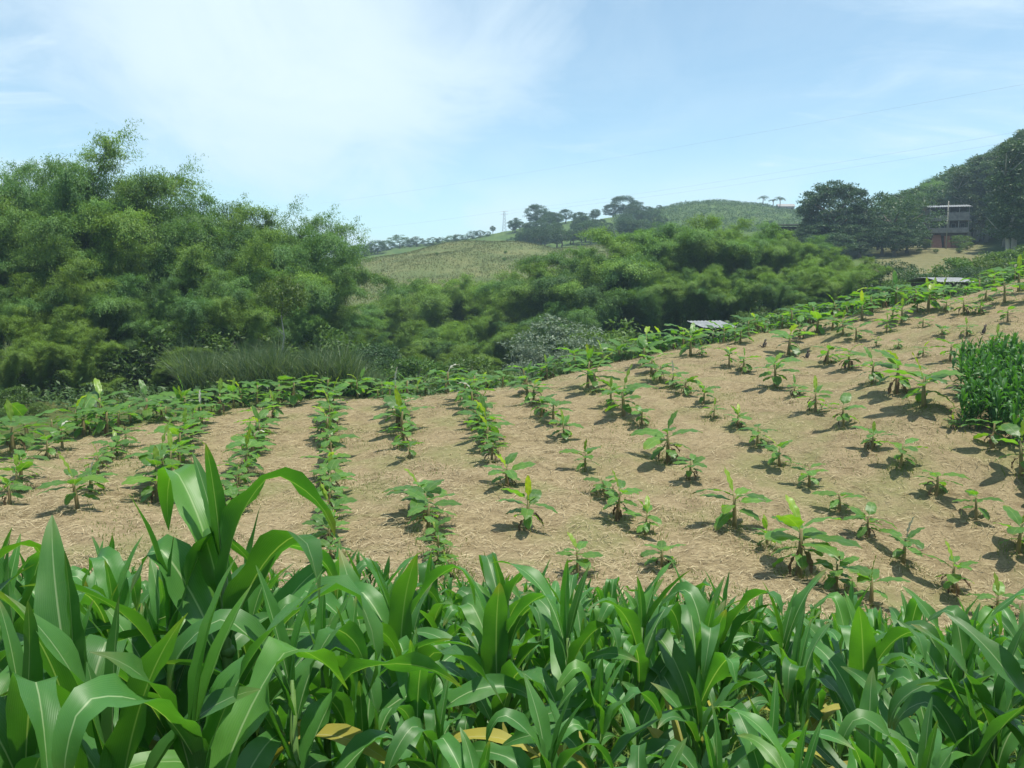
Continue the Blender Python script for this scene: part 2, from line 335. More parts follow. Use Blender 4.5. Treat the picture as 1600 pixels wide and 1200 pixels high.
def ground_mat():
    m, t, o = new_mat('ground'); ge = nd(t, 'ShaderNodeNewGeometry'); P = ge.outputs['Position']
    A = lambda n: nd(t, 'ShaderNodeAttribute', attribute_name=n).outputs['Fac']
    n_big = noise(t, P, .28, 5, .6, .4); n_mid = noise(t, P, 1.4, 6, .65, .5); n_fine = noise(t, P, 16, 5, .75, 1.0)
    mp = nd(t, 'ShaderNodeMapping', {'Scale': (5, 22, 9), 'Rotation': (0, 0, .5)}); t.links.new(P, mp.inputs[0])
    fib = noise(t, mp.outputs[0], 1.6, 5, .7, 2.5)
    straw = mixc_(t, ramp(t, n_fine, .28, .72), (.165, .125, .068), (.38, .30, .18))
    straw = mixc_(t, mth(t, 'MULTIPLY', ramp(t, fib, .5, .75), .6), straw, (.50, .425, .265))
    straw = mixc_(t, mth(t, 'MULTIPLY', ramp(t, n_mid, .42, .7), .7), straw, (.15, .112, .062))
    straw = mixc_(t, mth(t, 'MULTIPLY', ramp(t, n_big, .46, .66), .7), straw, (.20, .20, .085))
    under = mixc_(t, ramp(t, n_mid, .3, .7), (.045, .075, .018), (.12, .13, .045))
    soil = mixc_(t, ramp(t, n_mid, .35, .7), (.10, .085, .04), (.16, .18, .06))
    n_h = noise(t, P, .10, 6, .7, .6); n_h2 = noise(t, P, .9, 5, .75)
    past = mixc_(t, ramp(t, n_h, .35, .68), (.10, .135, .05), (.17, .175, .075))
    past = mixc_(t, mth(t, 'MULTIPLY', ramp(t, n_h2, .5, .75), .6), past, (.085, .11, .035))
    far = mixc_(t, ramp(t, n_h, .35, .65), (.06, .11, .03), (.11, .16, .045))
    far = mixc_(t, mth(t, 'MULTIPLY', ramp(t, n_h2, .45, .7), .6), far, (.045, .085, .025))
    tan = mixc_(t, ramp(t, n_h2, .3, .7), (.13, .135, .06), (.21, .185, .095))
    c = mixc_(t, A('field'), under, straw); c = mixc_(t, A('soil'), c, soil); c = mixc_(t, A('pasture'), c, past)
    c = mixc_(t, A('far'), c, far); c = mixc_(t, A('tan'), c, tan)
    bp = nd(t, 'ShaderNodeBump', {'Strength': .5, 'Distance': .08}); t.links.new(mth(t, 'ADD', mth(t, 'ADD', n_fine, fib), mth(t, 'MULTIPLY', noise(t, P, 5, 5, .7, .5), 1.6)), bp.inputs['Height'])
    bs = nd(t, 'ShaderNodeBsdfPrincipled', {'Roughness': .95, 'Specular IOR Level': .1}); t.links.new(c, bs.inputs['Base Color']); t.links.new(bp.outputs[0], bs.inputs['Normal'])
    t.links.new(bs.outputs[0], o.inputs[0]); return m
M['ground'] = ground_mat()

# ------------------------------------------------------------------ ground sheet
def axis(dense0, dense1, step, lo, hi, grow=1.07, cap=14.0):
    c = list(np.arange(dense0, dense1 + 1e-6, step)); s = step; x = c[-1]
    while x < hi: s = min(s * grow, cap); x += s; c.append(x)
    s = step; x = c[0]; f = []
    while x > lo: s = min(s * grow, cap); x -= s; f.append(x)
    return np.array(f[::-1] + c)
gx = axis(-30, 36, .4, -950, 1100); gy = axis(0, 60, .4, -60, 1450)
GX, GY = np.meshgrid(gx, gy); GZ = ground(GX, GY)
aa = GX / np.maximum(GY, 1); sm = lambda v, lo, hi: (lambda k: k * k * (3 - 2 * k))(np.clip((v - lo) / (hi - lo), 0, 1))
jit = 1.2 * np.sin(GX * .8) + .8 * np.sin(GX * 2.1 + GY)
field = sm(GY, 14.5, 17) * (1 - sm(GY - edgeY(aa) - .4 * jit, -.5, 1.5))
soil = 1 - sm(GY, 15, 17)
px_ = 800 + aa * F
pasture = sm(GY, 140, 170) * (1 - sm(GY, 285, 310)) * (1 - sm(px_, 930, 1000))
far = np.maximum(sm(GY, 285, 310), sm(GY, 140, 170) * sm(px_, 930, 1000))
tan = sm(GY, 120, 140) * (1 - sm(GY, 215, 240)) * sm(px_, 1340, 1380) * (1 - sm(px_, 1510, 1550))
nx, ny = len(gx), len(gy)
idx = np.arange(nx * ny).reshape(ny, nx)
faces = np.stack([idx[:-1, :-1], idx[:-1, 1:], idx[1:, 1:], idx[1:, :-1]], -1).reshape(-1, 4)
gm = mk_mesh('ground', np.stack([GX, GY, GZ], -1).reshape(-1, 3), faces, M['ground'],
             dict(field=field, soil=soil, pasture=pasture, far=far, tan=tan), smooth=True)
tag(link('ground', gm), 'rolling ground with a straw covered planting slope and grassy hills', 'ground', kind='structure')

# ------------------------------------------------------------------ leaf-card clouds
def unit(v): return v / np.maximum(np.linalg.norm(v, axis=-1, keepdims=True), 1e-9)
def cards(P, D, L, W, rg, flat=None, jit=.45):
    """elongated diamonds starting at P along D; flat: preferred normals"""
    n = len(P); D = unit(D)
    Nn = rg.normal(size=(n, 3)) if flat is None else flat + rg.normal(size=(n, 3)) * jit
    S = unit(np.cross(D, Nn)); U = unit(np.cross(S, D))
    L = np.broadcast_to(L, n)[:, None]; W = np.broadcast_to(W, n)[:, None]
    V = np.stack([P, P + D * L * .45 + S * W * .5 + U * L * .06, P + D * L - U * L * .05, P + D * L * .45 - S * W * .5 + U * L * .06], 1).reshape(-1, 3)
    return V, np.arange(n * 4).reshape(-1, 4)
def join(parts):
    V = []; Fs = []; b = 0
    for v, f in parts: V.append(v); Fs.append(f + b); b += len(v)
    return np.concatenate(V), np.concatenate(Fs)
def blades(P, H, W, lean, rg, seg=2, curl=.5):
    """upright grass blades as tapering strips"""
    n = len(P); az = rg.uniform(0, 2 * np.pi, n); out = np.stack([np.cos(az), np.sin(az), np.zeros(n)], -1); side = np.stack([-np.sin(az), np.cos(az), np.zeros(n)], -1)
    fa = rg.uniform(0, np.pi, n); side = side * np.cos(fa)[:, None] + out * np.sin(fa)[:, None]
    Vs = []
    for i in range(seg + 1):
        s = i / seg; w = W * (1 - s ** 1.5) * .5 + .0005
        c = P + out * (H * lean * s ** 2)[:, None] + np.array([0, 0, 1]) * (H * (s - curl * lean * s ** 2.5))[:, None]
        Vs += [c - side * np.broadcast_to(w, n)[:, None], c + side * np.broadcast_to(w, n)[:, None]]
    V = np.stack(Vs, 1).reshape(-1, 3); k = 2 * (seg + 1); b = np.arange(n)[:, None] * k
    Fq = np.concatenate([b + np.array([[2 * i, 2 * i + 1, 2 * i + 3, 2 * i + 2]]) for i in range(seg)])
    return V, Fq

# ------------------------------------------------------------------ bamboo
def plume(seed, arch, length_branch, nb, nl, lo=.22, spread=1.0):
    """one culm 16 m long bending over at the tip, with its feathery leafage; returns (culm mesh data, foliage arrays)"""
    rg = np.random.default_rng(seed); H = 16.0; n = 24; s = np.linspace(0, 1, n)
    th = R(4) + R(arch) * s ** 3; ds = H / (n - 1)
    x = np.concatenate([[0], np.cumsum(np.sin(th[:-1]) * ds)]); z = np.concatenate([[0], np.cumsum(np.cos(th[:-1]) * ds)])
    sp = np.stack([x, .25 * np.sin(s * 4 + seed), z], -1)
    culm = MB().tube([tuple(q) for q in sp[::3]], [max(.055 * (1 - .85 * k), .008) for k in s[::3]], 6)
    Ps, Ds, Ns, Ls = [], [], [], []
    for b in range(nb):
        t = lo + (1 - lo) * (b + rg.random()) / nb; i = min(int(t * (n - 1)), n - 2); f = t * (n - 1) - i
        o = sp[i] * (1 - f) + sp[i + 1] * f; tan_ = unit(sp[i + 1] - sp[i])
        a = rg.uniform(0, 2 * np.pi); d = np.array([np.cos(a), np.sin(a) * spread, rg.uniform(.0, .55)]) * .8 + tan_ * .5
        d = d / np.linalg.norm(d); Lb = length_branch * (.45 + .75 * np.sin(np.pi * min(1, (1.08 - t) * 1.25 + .12)) ) * rg.uniform(.6, 1.15)
        k = np.sort(rg.random(nl) ** .8); pos = o + d * (k * Lb)[:, None] + np.array([0, 0, -1]) * (k ** 2 * Lb * rg.uniform(.3, .65))[:, None]
        pos = pos + rg.normal(size=(nl, 3)) * .16 * (.5 + k)[:, None]
        dd = d * .6 + rg.normal(size=(nl, 3)) * .55 + np.array([0, 0, -.7])
        Ps.append(pos); Ds.append(dd); Ls.append(rg.uniform(.15, .28, nl)); Ns.append(np.tile([d[0] * .5, d[1] * .5, 1.0], (nl, 1)))
    P, D, N_, L = map(np.concatenate, (Ps, Ds, Ns, Ls))
    V, Fq = cards(P, D, L, L * .25, rg, N_, .3)
    return culm, V, Fq
PL = []
for i, (arch, lb, nb, nl, lo, spr) in enumerate([(50, 1.9, 105, 150, .2, 1), (80, 2.0, 110, 150, .22, 1), (105, 2.0, 110, 150, .25, .9), (60, 1.7, 105, 150, .15, 1), (125, 1.9, 110, 150, .25, 1), (40, 1.6, 100, 150, .2, 1)]):
    c, V, Fq = plume(30 + i, arch, lb, nb, nl, lo, spr)
    PL.append((c.mesh('culm', M['culm'], True), mk_mesh('foliage', V, Fq, M['bam_leaf']), mk_mesh('foliage_yellow', V, Fq, M['bam_yel']), float(V[:, 2].max()), mk_mesh('foliage_light', V, Fq, M['bam_mid'])))
c, V, Fq = plume(77, 45, 2.6, 50, 44, .35, 1)       # thin, open tip against the sky
WISP = (c.mesh('culm', M['culm'], True), mk_mesh('foliage_thin', V, Fq, M['bam_leaf']), None, float(V[:, 2].max()))

def bamboo(px, pyt, Y, label, yellow=False, n=11, wisp=False, lean=None, width=1.0, hmin=.45, wild=1.0):
    a, tt = pray(px, pyt); x = a * Y; zb = gz(x, Y); H = tt * Y - zb
    if H < 2: return
    root = bpy.data.objects.new('bamboo_clump', None); col.objects.link(root); root.location = (x, Y, zb - .15)
    tag(root, label, 'bamboo', 'bamboo clumps round the banana field')
    for k in range(n):
        az = 2 * math.pi * (k / n) + rnd.uniform(-.5, .5) if lean is None else lean + rnd.uniform(-.6, .6)
        pr = WISP if wisp and k < 3 else PL[rnd.choice([5, 0, 0, 3]) if k == 0 and not lean else rnd.randrange(6)]
        hs = (1.0 if k == 0 else rnd.uniform(.82, .97) if k < 4 else rnd.uniform(hmin, .95)) * H / pr[3]
        rr = rnd.uniform(.05, .9) * H * .075 * width
        tilt = rnd.uniform(.02, .16) * (1.2 - .5 * hs * pr[3] / H) * width * wild
        if k == 0: tilt *= .3; rr *= .3
        cu = link('culm', pr[0], root, (math.cos(az) * rr, math.sin(az) * rr, 0), (0, tilt, az), (hs * rnd.uniform(.95, 1.3) * width, hs * 1.1 * width, hs))
        link('foliage', pr[1] if len(pr) < 5 or not yellow else pr[4] if yellow == 'light' else pr[2], cu)
GL = 'tall feathery bamboo clump at the skyline of the grove beside the cane grass'
GLM = 'green bamboo clump in the middle depth of the tall grove'
GLF = 'green bamboo clump drooping to the ground along the front of the tall grove'
GLY = 'yellow-green drooping bamboo clump at the front of the tall grove'
GLW = 'thin open bamboo tips standing above the tall grove against the sky'
for a in [(-150, 250, 84), (-70, 235, 80), (20, 245, 80), (88, 195, 76), (150, 262, 80), (205, 285, 82), (270, 308, 84), (315, 316, 84), (362, 314, 85), (410, 328, 86), (455, 342, 88), (480, 372, 88),
          (-120, 330, 70), (-40, 320, 70), (50, 300, 71), (130, 320, 72), (210, 335, 72), (285, 345, 74), (355, 350, 74), (415, 372, 76), (460, 405, 78),
          (-110, 430, 56), (-30, 440, 60), (140, 420, 64), (215, 425, 66), (295, 415, 66), (365, 440, 66), (430, 470, 70), (490, 470, 82)]:
    bamboo(*a, GL if a[2] > 75.5 and a[1] < 380 else GLM if a[2] > 67 else GLF, n=12, hmin=.5, width=.9, yellow='light' if a[0] in (315, 355, 130, 88, 365) else False)
bamboo(232, 238, 79, GLW, wisp=True, n=5, width=.7)
bamboo(160, 250, 78, GLW, wisp=True, n=5, width=.7)
for a in [(60, 232, 78), (104, 192, 75), (-8, 246, 79), (196, 262, 80), (300, 306, 83), (392, 314, 85), (440, 326, 86), (482, 345, 87), (512, 368, 87)]: bamboo(a[0], a[1] - 16, a[2], GLW, wisp=True, n=4, width=.75)
for a in [(60, 395, 62), (55, 470, 57), (120, 505, 56), (5, 520, 52)]: bamboo(*a, GLY, yellow=True, n=8)
bamboo(235, 535, 56, 'yellow-green bamboo arching sideways over the edge of the cane grass', yellow=True, n=6, lean=.1, width=1.6)
bamboo(165, 585, 54, GLY, yellow=True, n=6, width=1.3)
GC = 'feathery green bamboo clump in the hollow below the grassy hill'
GCY = 'yellowish bamboo clump in the hollow below the grassy hill'
for a in [(575, 466, 112), (600, 430, 118), (645, 430, 112), (690, 418, 116), (735, 416, 120), (782, 422, 112), (830, 420, 116), (866, 412, 108),
          (556, 515, 92), (640, 505, 94), (705, 488, 98), (800, 486, 96), (840, 500, 94)]: bamboo(*a, GC, n=10, width=1.1, hmin=.6, yellow='light' if a[0] % 4 else False)
for a in [(595, 495, 90), (755, 500, 95), (690, 535, 84), (600, 535, 78)]: bamboo(*a, GCY, yellow=True if a[1] > 530 else 'light', n=8, width=1.2)
GR = 'dark green bamboo clump of the broad stand behind the small zinc roofed shed'
GRY = 'light yellow-green bamboo clump below the big round tree'
for a in [(884, 400, 104), (918, 378, 102), (955, 362, 103), (990, 345, 104), (1030, 336, 106), (1072, 334, 108), (1115, 338, 108), (1155, 346, 110), (1200, 356, 112), (1245, 368, 114),
          (905, 450, 92), (1035, 415, 94), (1090, 410, 92), (1130, 418, 90), (1165, 428, 88), (1215, 428, 88), (960, 425, 98)]: bamboo(a[0], a[1] - 6, a[2], GR, n=11, width=1.05, hmin=.7, yellow='light' if a[0] in (918, 1030, 1115, 1090, 1200, 1165) else False)
for a in [(1285, 398, 94), (1330, 396, 96), (1255, 425, 88), (1300, 425, 90), (1350, 412, 94), (1270, 380, 108), (1315, 405, 88), (1230, 400, 98)]: bamboo(*a, GRY, n=8, width=1.2, yellow=True if a[0] in (1330, 1300) else 'light')
for a in [(1478, 262, 236), (1512, 248, 240), (1440, 285, 232)]: bamboo(*a, 'bamboo clump rising behind the terraced brick house', n=9, width=1.1)

# ------------------------------------------------------------------ broadleaf trees, shrubs, eucalyptus, palms
def crown(seed, nc, nl, cr, ll, lw, shape, mat, updir=.5):
    rg = np.random.default_rng(seed); parts = []
    for i in range(nc):
        c = shape(rg); n = int(nl * rg.uniform(.6, 1.3)); r = cr * rg.uniform(.6, 1.25)
        d = unit(rg.normal(size=(n, 3))); d[:, 2] = np.abs(d[:, 2]) * .9 - .25 * rg.random(n)
        P = c + d * r * (rg.random(n) ** .4)[:, None] * np.array([1.15, 1.15, .75])
        D = unit(d * .7 + rg.normal(size=(n, 3)) * .6 + np.array([0, 0, -.25])); L = ll * rg.uniform(.6, 1.3, n)
        parts.append(cards(P, D, L, L * lw, rg, d * .7 + np.array([0, 0, updir])))
    V, Fq = join(parts); return mk_mesh('crown', V, Fq, mat)
def trunk(seed, h, r, limbs, mat, top=.85, spread=.3):
    rg = random.Random(seed); m = MB()
    pts = [(rg.uniform(-.01, .01) * i, rg.uniform(-.01, .01) * i, top * h * i / 6 - .02) for i in range(7)]
    m.tube(pts, [r * (1.35 - .15 * i if i < 2 else 1.1 - .14 * i) for i in range(7)], 8)
    for k in range(limbs):
        i = rg.randrange(2, 6); a = 2 * math.pi * k / limbs + rg.uniform(-.4, .4); q = Vector(pts[i]); l = spread * rg.uniform(.6, 1.1)
        m.tube([q, q + Vector((math.cos(a) * l * .5, math.sin(a) * l * .5, l * .35)), q + Vector((math.cos(a) * l, math.sin(a) * l, l * .85))], [r * .5, r * .3, r * .1], 5)
    return m.mesh('trunk', mat, True)
def sh_round(zc, rx, rz, fill=.35):
    def f(rg):
        d = rg.normal(size=3); d /= np.linalg.norm(d); k = (fill + (1 - fill) * rg.random()) ** .5
        return np.array([d[0] * rx * k, d[1] * rx * k, zc + d[2] * rz * k])
    return f
def sh_col(z0, z1, rr):
    def f(rg):
        t = rg.random(); a = rg.uniform(0, 6.28); r = rr * (1 - .55 * t) * rg.random() ** .6 * (.5 + .5 * min(1, t * 5))
        return np.array([math.cos(a) * r, math.sin(a) * r, z0 + (z1 - z0) * t])
    return f
T = {}
T['round'] = [(trunk(1 + i, 1, .028, 7, M['bark'], .7), crown(100 + i, 70, 75, .11, .045, .42, sh_round(.62, .38, .34), M['broad'])) for i in range(3)]
T['dark'] = [(trunk(11 + i, 1, .035, 8, M['bark'], .6, .28), crown(110 + i, 110, 85, .10, .036, .45, sh_round(.58, .47, .38, .45), M['dark'])) for i in range(2)]
T['bushtree'] = [(trunk(15 + i, 1, .03, 7, M['bark'], .55, .28), crown(115 + i, 110, 85, .11, .036, .45, sh_round(.5, .58, .45, .4), M['broad'])) for i in range(2)]
T['euc'] = [(trunk(21 + i, 1, .014, 8, M['pale_bark'], .93, .16), crown(120 + i, 95, 75, .06, .028, .34, sh_col(.28, .97, .19), M['euc'])) for i in range(4)]
T['shrub'] = [(trunk(31 + i, .8, .03, 6, M['bark'], .6, .4), crown(130 + i, 50, 75, .16, .065, .4, sh_round(.48, .5, .42), M['shrub'])) for i in range(4)]
T['grey'] = [(trunk(41, 1, .025, 8, M['bark'], .5, .22), crown(140, 110, 90, .10, .034, .45, sh_round(.48, .5, .46, .3), M['grey']))]
T['slim'] = [(trunk(45, 1, .012, 4, M['pale_bark'], .82, .1), crown(145, 60, 80, .07, .026, .4, sh_round(.83, .25, .15, .3), M['shrub']))]
T['big'] = [(trunk(51, 1, .045, 12, M['bark'], .6, .3), crown(150, 360, 95, .075, .03, .45, sh_round(.55, .50, .43, .35), M['dark']))]
def tree(kind, name, px, pyt, Y, label, cat, group=None, wid=1.0, zoff=0.0, var=None, pyb=None):
    a, tt = pray(px, pyt); x = a * Y; zb = gz(x, Y) + zoff; H = max(tt * Y - zb, 1.0)
    k = rnd.randrange(len(T[kind])) if var is None else var
    root = bpy.data.objects.new(name, None); col.objects.link(root); root.location = (x, Y, zb - .05); root.rotation_euler = (0, 0, rnd.uniform(0, 6.28))
    tag(root, label, cat, group); w = H * wid * rnd.uniform(.95, 1.08)
    link('trunk', T[kind][k][0], root, sc=(w, w, H)); link('crown', T[kind][k][1], root, sc=(w, w, H)); return root
def tree_h(kind, name, x, y, H, label, cat, group=None, wid=1.0):
    zb = gz(x, y); k = rnd.randrange(len(T[kind])); root = bpy.data.objects.new(name, None); col.objects.link(root)
    root.location = (x, y, zb - .05); root.rotation_euler = (0, 0, rnd.uniform(0, 6.28)); tag(root, label, cat, group); w = H * wid
    link('trunk', T[kind][k][0], root, sc=(w, w, H)); link('crown', T[kind][k][1], root, sc=(w, w, H)); return root

tree('big', 'spreading_tree', 1304, 284, 186, 'huge dark round crowned tree beside the long open shed', 'tree', wid=1.05)
tree('bushtree', 'leafy_tree', 1402, 296, 184, 'broad bushy tree between the huge round tree and the brick house', 'tree', wid=1.2, var=0)
tree('bushtree', 'leafy_tree', 1375, 320, 200, 'lighter leafy tree tucked behind the broad bushy tree', 'tree', wid=.9, var=1)
tree('bushtree', 'leafy_tree', 1425, 300, 215, 'tall leafy tree standing just left of the brick house roof', 'tree', wid=.8, var=1)
EU = 'slender eucalyptus with pale trunk in the wood beside the brick house'
for i in range(105):
    px = rnd.uniform(1508, 1760); Y = rnd.uniform(135, 225)
    if px < 1575 and Y < 198: continue
    sil = float(np.interp(px, [1500, 1530, 1560, 1600, 1760], [268, 245, 236, 208, 130]))
    tree('euc', 'eucalyptus_tree', px, sil + rnd.random() ** 2 * 80, Y, EU, 'tree', 'eucalyptus wood on the hillside', 1.15)
for i in range(34):
    px = rnd.uniform(1500, 1610); sil = float(np.interp(px, [1500, 1530, 1560, 1610], [262, 242, 233, 204]))
    tree('euc', 'eucalyptus_tree', px, sil + rnd.random() ** 2 * 60, rnd.uniform(201, 226), EU, 'tree', 'eucalyptus wood on the hillside', 1.15)
for px, pt, Y in [(1560, 262, 235), (1535, 272, 230), (1585, 235, 225), (1500, 270, 260), (1460, 280, 262), (1425, 300, 268), (1640, 190, 230), (1600, 222, 215), (1400, 302, 240), (1440, 290, 245), (1475, 268, 245), (1515, 255, 245), (1545, 245, 250), (1420, 292, 250), (1490, 275, 225), (1455, 300, 228), (1525, 280, 222)]:
    tree('round', 'hillside_tree', px, pt, Y, 'rounded green tree on the skyline behind the eucalyptus wood', 'tree', 'trees on the hillside skyline', 1.15)
# trees at the foot of the wood
for px, pt, Y in [(1395, 402, 96), (1430, 415, 92), (1370, 425, 94), (1495, 398, 96), (1535, 388, 98), (1575, 385, 100), (1620, 375, 100), (1515, 412, 90), (1560, 410, 88), (1610, 405, 88), (1350, 440, 92), (1462, 432, 88),
                  (1405, 432, 86), (1320, 452, 88), (1240, 472, 84), (1660, 370, 96), (1485, 425, 86), (1290, 470, 82), (1200, 485, 80), (1345, 462, 82), (1180, 475, 82), (1540, 425, 82), (1590, 420, 80), (1440, 440, 82), (1700, 370, 90)]:
    tree('shrub' if rnd.random() < .5 else 'bushtree', 'leafy_tree', px, pt, Y, 'low leafy tree in the thicket between banana ridge and house', 'tree', 'thicket beyond the banana ridge', 1.0)
for px, pt, Y in [(1262, 352, 182), (1290, 345, 180), (1325, 348, 180), (1345, 362, 178), (1275, 366, 174), (1310, 362, 174), (1380, 345, 178), (1420, 345, 178), (1400, 352, 174)]:
    tree('dark', 'base_shrub', px, pt, Y, 'dark bush crowding the foot of the big trees by the meadow', 'shrub', 'bushes under the big trees', 1.3)
# shrubs near the house meadow
for px, pt, Y in [(1436, 396, 178), (1462, 400, 176), (1448, 378, 184), (1503, 362, 186), (1512, 375, 182), (1500, 385, 176), (1445, 370, 188)]:
    tree('shrub', 'meadow_shrub', px, pt, Y, 'small round shrub on the dry meadow below the brick house', 'shrub', 'shrubs on the dry meadow', 1.1)
# ridge line
RL = 'small dark tree in the row along the far ridge'
for px, pt, h in [(552, 388, 0), (566, 386, 0), (580, 384, 0), (590, 379, 0), (604, 380, 0), (624, 371, 0), (640, 378, 0), (651, 374, 0), (664, 380, 0), (676, 375, 0), (690, 375, 0), (706, 372, 0), (716, 370, 0), (727, 371, 0), (738, 365, 0), (750, 364, 0), (762, 366, 0)]:
    tree('bushtree', 'ridge_tree', px, pt - 5, 410 if px > 600 else 390, RL, 'tree', 'row of trees along the far ridge', 1.35)
tree('round', 'ridge_tree', 770, 352, 425, 'solitary round tree on the ridge near the pylon', 'tree', wid=.9)
for px, pt, Y, w in [(838, 318, 430, .8), (846, 326, 425, .9), (858, 330, 428, .9), (872, 334, 425, 1.), (884, 326, 430, .9), (866, 338, 420, 1.1)]:
    tree('dark', 'hilltop_tree', px, pt, Y, 'dark tree in the hilltop group beside the pale track', 'tree', 'hilltop tree group', w * 1.25)
for px, pt, Y, w in [(975, 305, 455, 1.0), (958, 318, 450, 1.1), (994, 314, 460, 1.1), (1012, 322, 462, 1.2), (1030, 320, 470, 1.2), (1046, 322, 475, 1.1)]:
    tree('dark', 'hilltop_tree', px, pt, Y, 'broad dark tree in the crest grove left of the bright green hill', 'tree', 'crest grove', w * 1.3)
tree('round', 'hilltop_tree', 931, 325, 455, 'tiny lone tree on the crest between two groves', 'tree', wid=1.0)
FW = 'dark tree of the wood on the slope behind the grassy hill'
for i in range(70):
    px = rnd.uniform(800, 1030); Y = rnd.uniform(300, 420); x = (px - 800) / F * Y
    tree_h(rnd.choice(['round', 'dark']), 'woodland_tree', x, Y, rnd.uniform(4, 8), FW, 'tree', 'wood behind the grassy hill', 1.2)
for px, pt, Y in [(790, 392, 232), (683, 408, 225), (788, 416, 215), (870, 420, 205)]:
    tree('shrub', 'hill_shrub', px, pt, Y, 'lone small shrub on the open grassy hill', 'shrub', 'shrubs dotted on the grassy hill', 1.0)
for px, pt, Y in [(1048, 335, 440), (1065, 328, 460), (1260, 338, 420), (1205, 344, 390), (1180, 350, 380), (1150, 345, 400), (1275, 345, 380)]:
    tree('round', 'hill_tree', px, pt, Y, 'small tree scattered on the bright green far hill', 'tree', 'trees on the far green hill', 1.1)
# the hollow in front
tree('grey', 'grey_leaved_tree', 868, 486, 72, 'silvery grey-leaved tree at the crest of the banana field', 'tree', wid=1.05)
tree('grey', 'grey_leaved_tree', 845, 525, 66, 'lower silvery shrub in front of the grey-leaved tree', 'tree', wid=1.1)
tree('dark', 'glossy_tree', 590, 535, 70, 'dark glossy-leaved small tree at the edge of the cane grass', 'tree', wid=.9)
tree('shrub', 'mottled_shrub', 640, 540, 68, 'green mottled shrub beside the dark glossy small tree', 'tree', wid=1.0)
tree('slim', 'pale_trunk_tree', 440, 428, 61, 'slim tree with a straight pale trunk before the bamboo grove', 'tree', wid=.8)
for px, pt, Y in [(320, 575, 55), (355, 590, 53), (300, 560, 58), (560, 575, 57), (525, 590, 55), (480, 600, 53.5), (415, 605, 53)]:
    tree('shrub', 'edge_shrub', px, pt, Y, 'leafy shrub breaking up the edge of the cane grass', 'shrub', 'shrubs in the cane grass', 1.2)
SH = 'green shrub in the undergrowth at the foot of the bamboo'
for px, pt, Y in [(20, 600, 48), (-60, 610, 46), (60, 640, 46), (-20, 650, 42), (120, 560, 58), (75, 545, 60), (20, 560, 58), (170, 560, 62), (10, 640, 44), (690, 570, 62), (735, 550, 68), (770, 560, 64), (655, 590, 58), (590, 600, 56), (715, 585, 60), (540, 520, 76), (500, 500, 74),
                  (930, 540, 66), (955, 520, 70), (985, 535, 68), (1180, 500, 74), (1205, 490, 76), (1225, 480, 72), (905, 545, 64), (790, 585, 60), (400, 505, 68), (330, 500, 64), (250, 490, 66), (200, 520, 64), (950, 490, 78), (970, 560, 60)]:
    tree('shrub', 'undergrowth_shrub', px, pt, Y, SH, 'shrub', 'undergrowth beyond the banana field', 1.15)

def palm(px, pt, Y, label):
    a, tt = pray(px, pt); x = a * Y; zb = gz(x, Y); H = max(tt * Y - zb, 5)
    root = bpy.data.objects.new('palm_tree', None); col.objects.link(root); root.location = (x, Y, zb - .05)
    tag(root, label, 'palm', 'palms on the far hill')
    MB().tube([(0, 0, 0), (.15, 0, H * .4), (.1, .1, H * .8)], [.3, .22, .18], 7).build('trunk', M['bark'], root, True)
    for k in range(14):
        az = k * 2.4; el = rnd.uniform(-.3, .9); L = rnd.uniform(2.4, 3.2)
        if k == 0:
            rg = np.random.default_rng(5); t = np.repeat(np.linspace(.1, 1, 26), 2); n = len(t)
            P = np.stack([t * L, np.zeros(n), .5 * t * L - .7 * t ** 2 * L], -1); sgn = np.tile([1., -1.], n // 2)
            D = np.stack([np.full(n, .5), sgn, np.full(n, -.5)], -1); V, Fq = cards(P, D, .75, .12, rg)
            palm.me = mk_mesh('frond', V, Fq, M['broad'])
        link('frond', palm.me, root, (.1, .1, H * .8), (0, -el * .6, az))
for a in [(1192, 312, 480), (1208, 314, 482), (1219, 306, 478)]: palm(*a, 'fan crowned palm on the skyline of the far green hill')
palm(1408, 289, 225, 'single palm tip rising above the bushy tree beside the house')

# ------------------------------------------------------------------ banana plants
def ban_leaf(seed, L, W, elev, curve, mat, fold=.35, pet=.22, tears=0, ns=12, nc=4):
    rg = random.Random(seed); n = ns; V = []; uu = []; vv = []; x = z = 0.0; ds = 1 / n
    th = R(elev); pts = []
    for i in range(n + 1):
        s = i / n; pts.append((x, z, th)); th = R(elev) - R(curve) * s ** 1.3; x += math.cos(th) * ds * L; z += math.sin(th) * ds * L
    ph = rg.uniform(0, 6)
    for i, (px, pz, th) in enumerate(pts):
        s = i / n
        if s < pet: w = .028
        else: k = (s - pet) / (1 - pet); w = max(W * min(1, (k / .14) ** .6 if k > 0 else .05) * (1 - max(0, (k - .45) / .55) ** 2.4) ** .75, .012)
        for j in range(nc + 1):
            u = -1 + 2 * j / nc; hw = w * .5 * u; lift = fold * abs(u) * w * .5 * (1 if s > pet else 0) - .35 * u * u * w * .5
            lift += .02 * math.sin(s * 23 + ph + (2 if u > 0 else 0)) * abs(u)
            notch = -.06 * L * abs(u) * (1 if tears and rg.random() < .3 and abs(u) > .9 else 0)
            V.append((px - math.sin(th) * lift + notch * math.cos(th), hw * math.cos(fold * .4), pz + math.cos(th) * lift + notch * math.sin(th))); uu.append(u); vv.append(s)
    k = nc + 1
    Fq = [(i * k + j, (i + 1) * k + j, (i + 1) * k + j + 1, i * k + j + 1) for i in range(n) for j in range(nc)]
    return mk_mesh('banana_leaf', np.array(V), np.array(Fq), mat, dict(u=uu, v=vv), smooth=True)
BL = [ban_leaf(i, rnd.uniform(.8, 1.08), rnd.uniform(.30, .40), rnd.uniform(12, 42), rnd.uniform(25, 70), M['ban'], tears=i % 2, pet=.2) for i in range(9)]
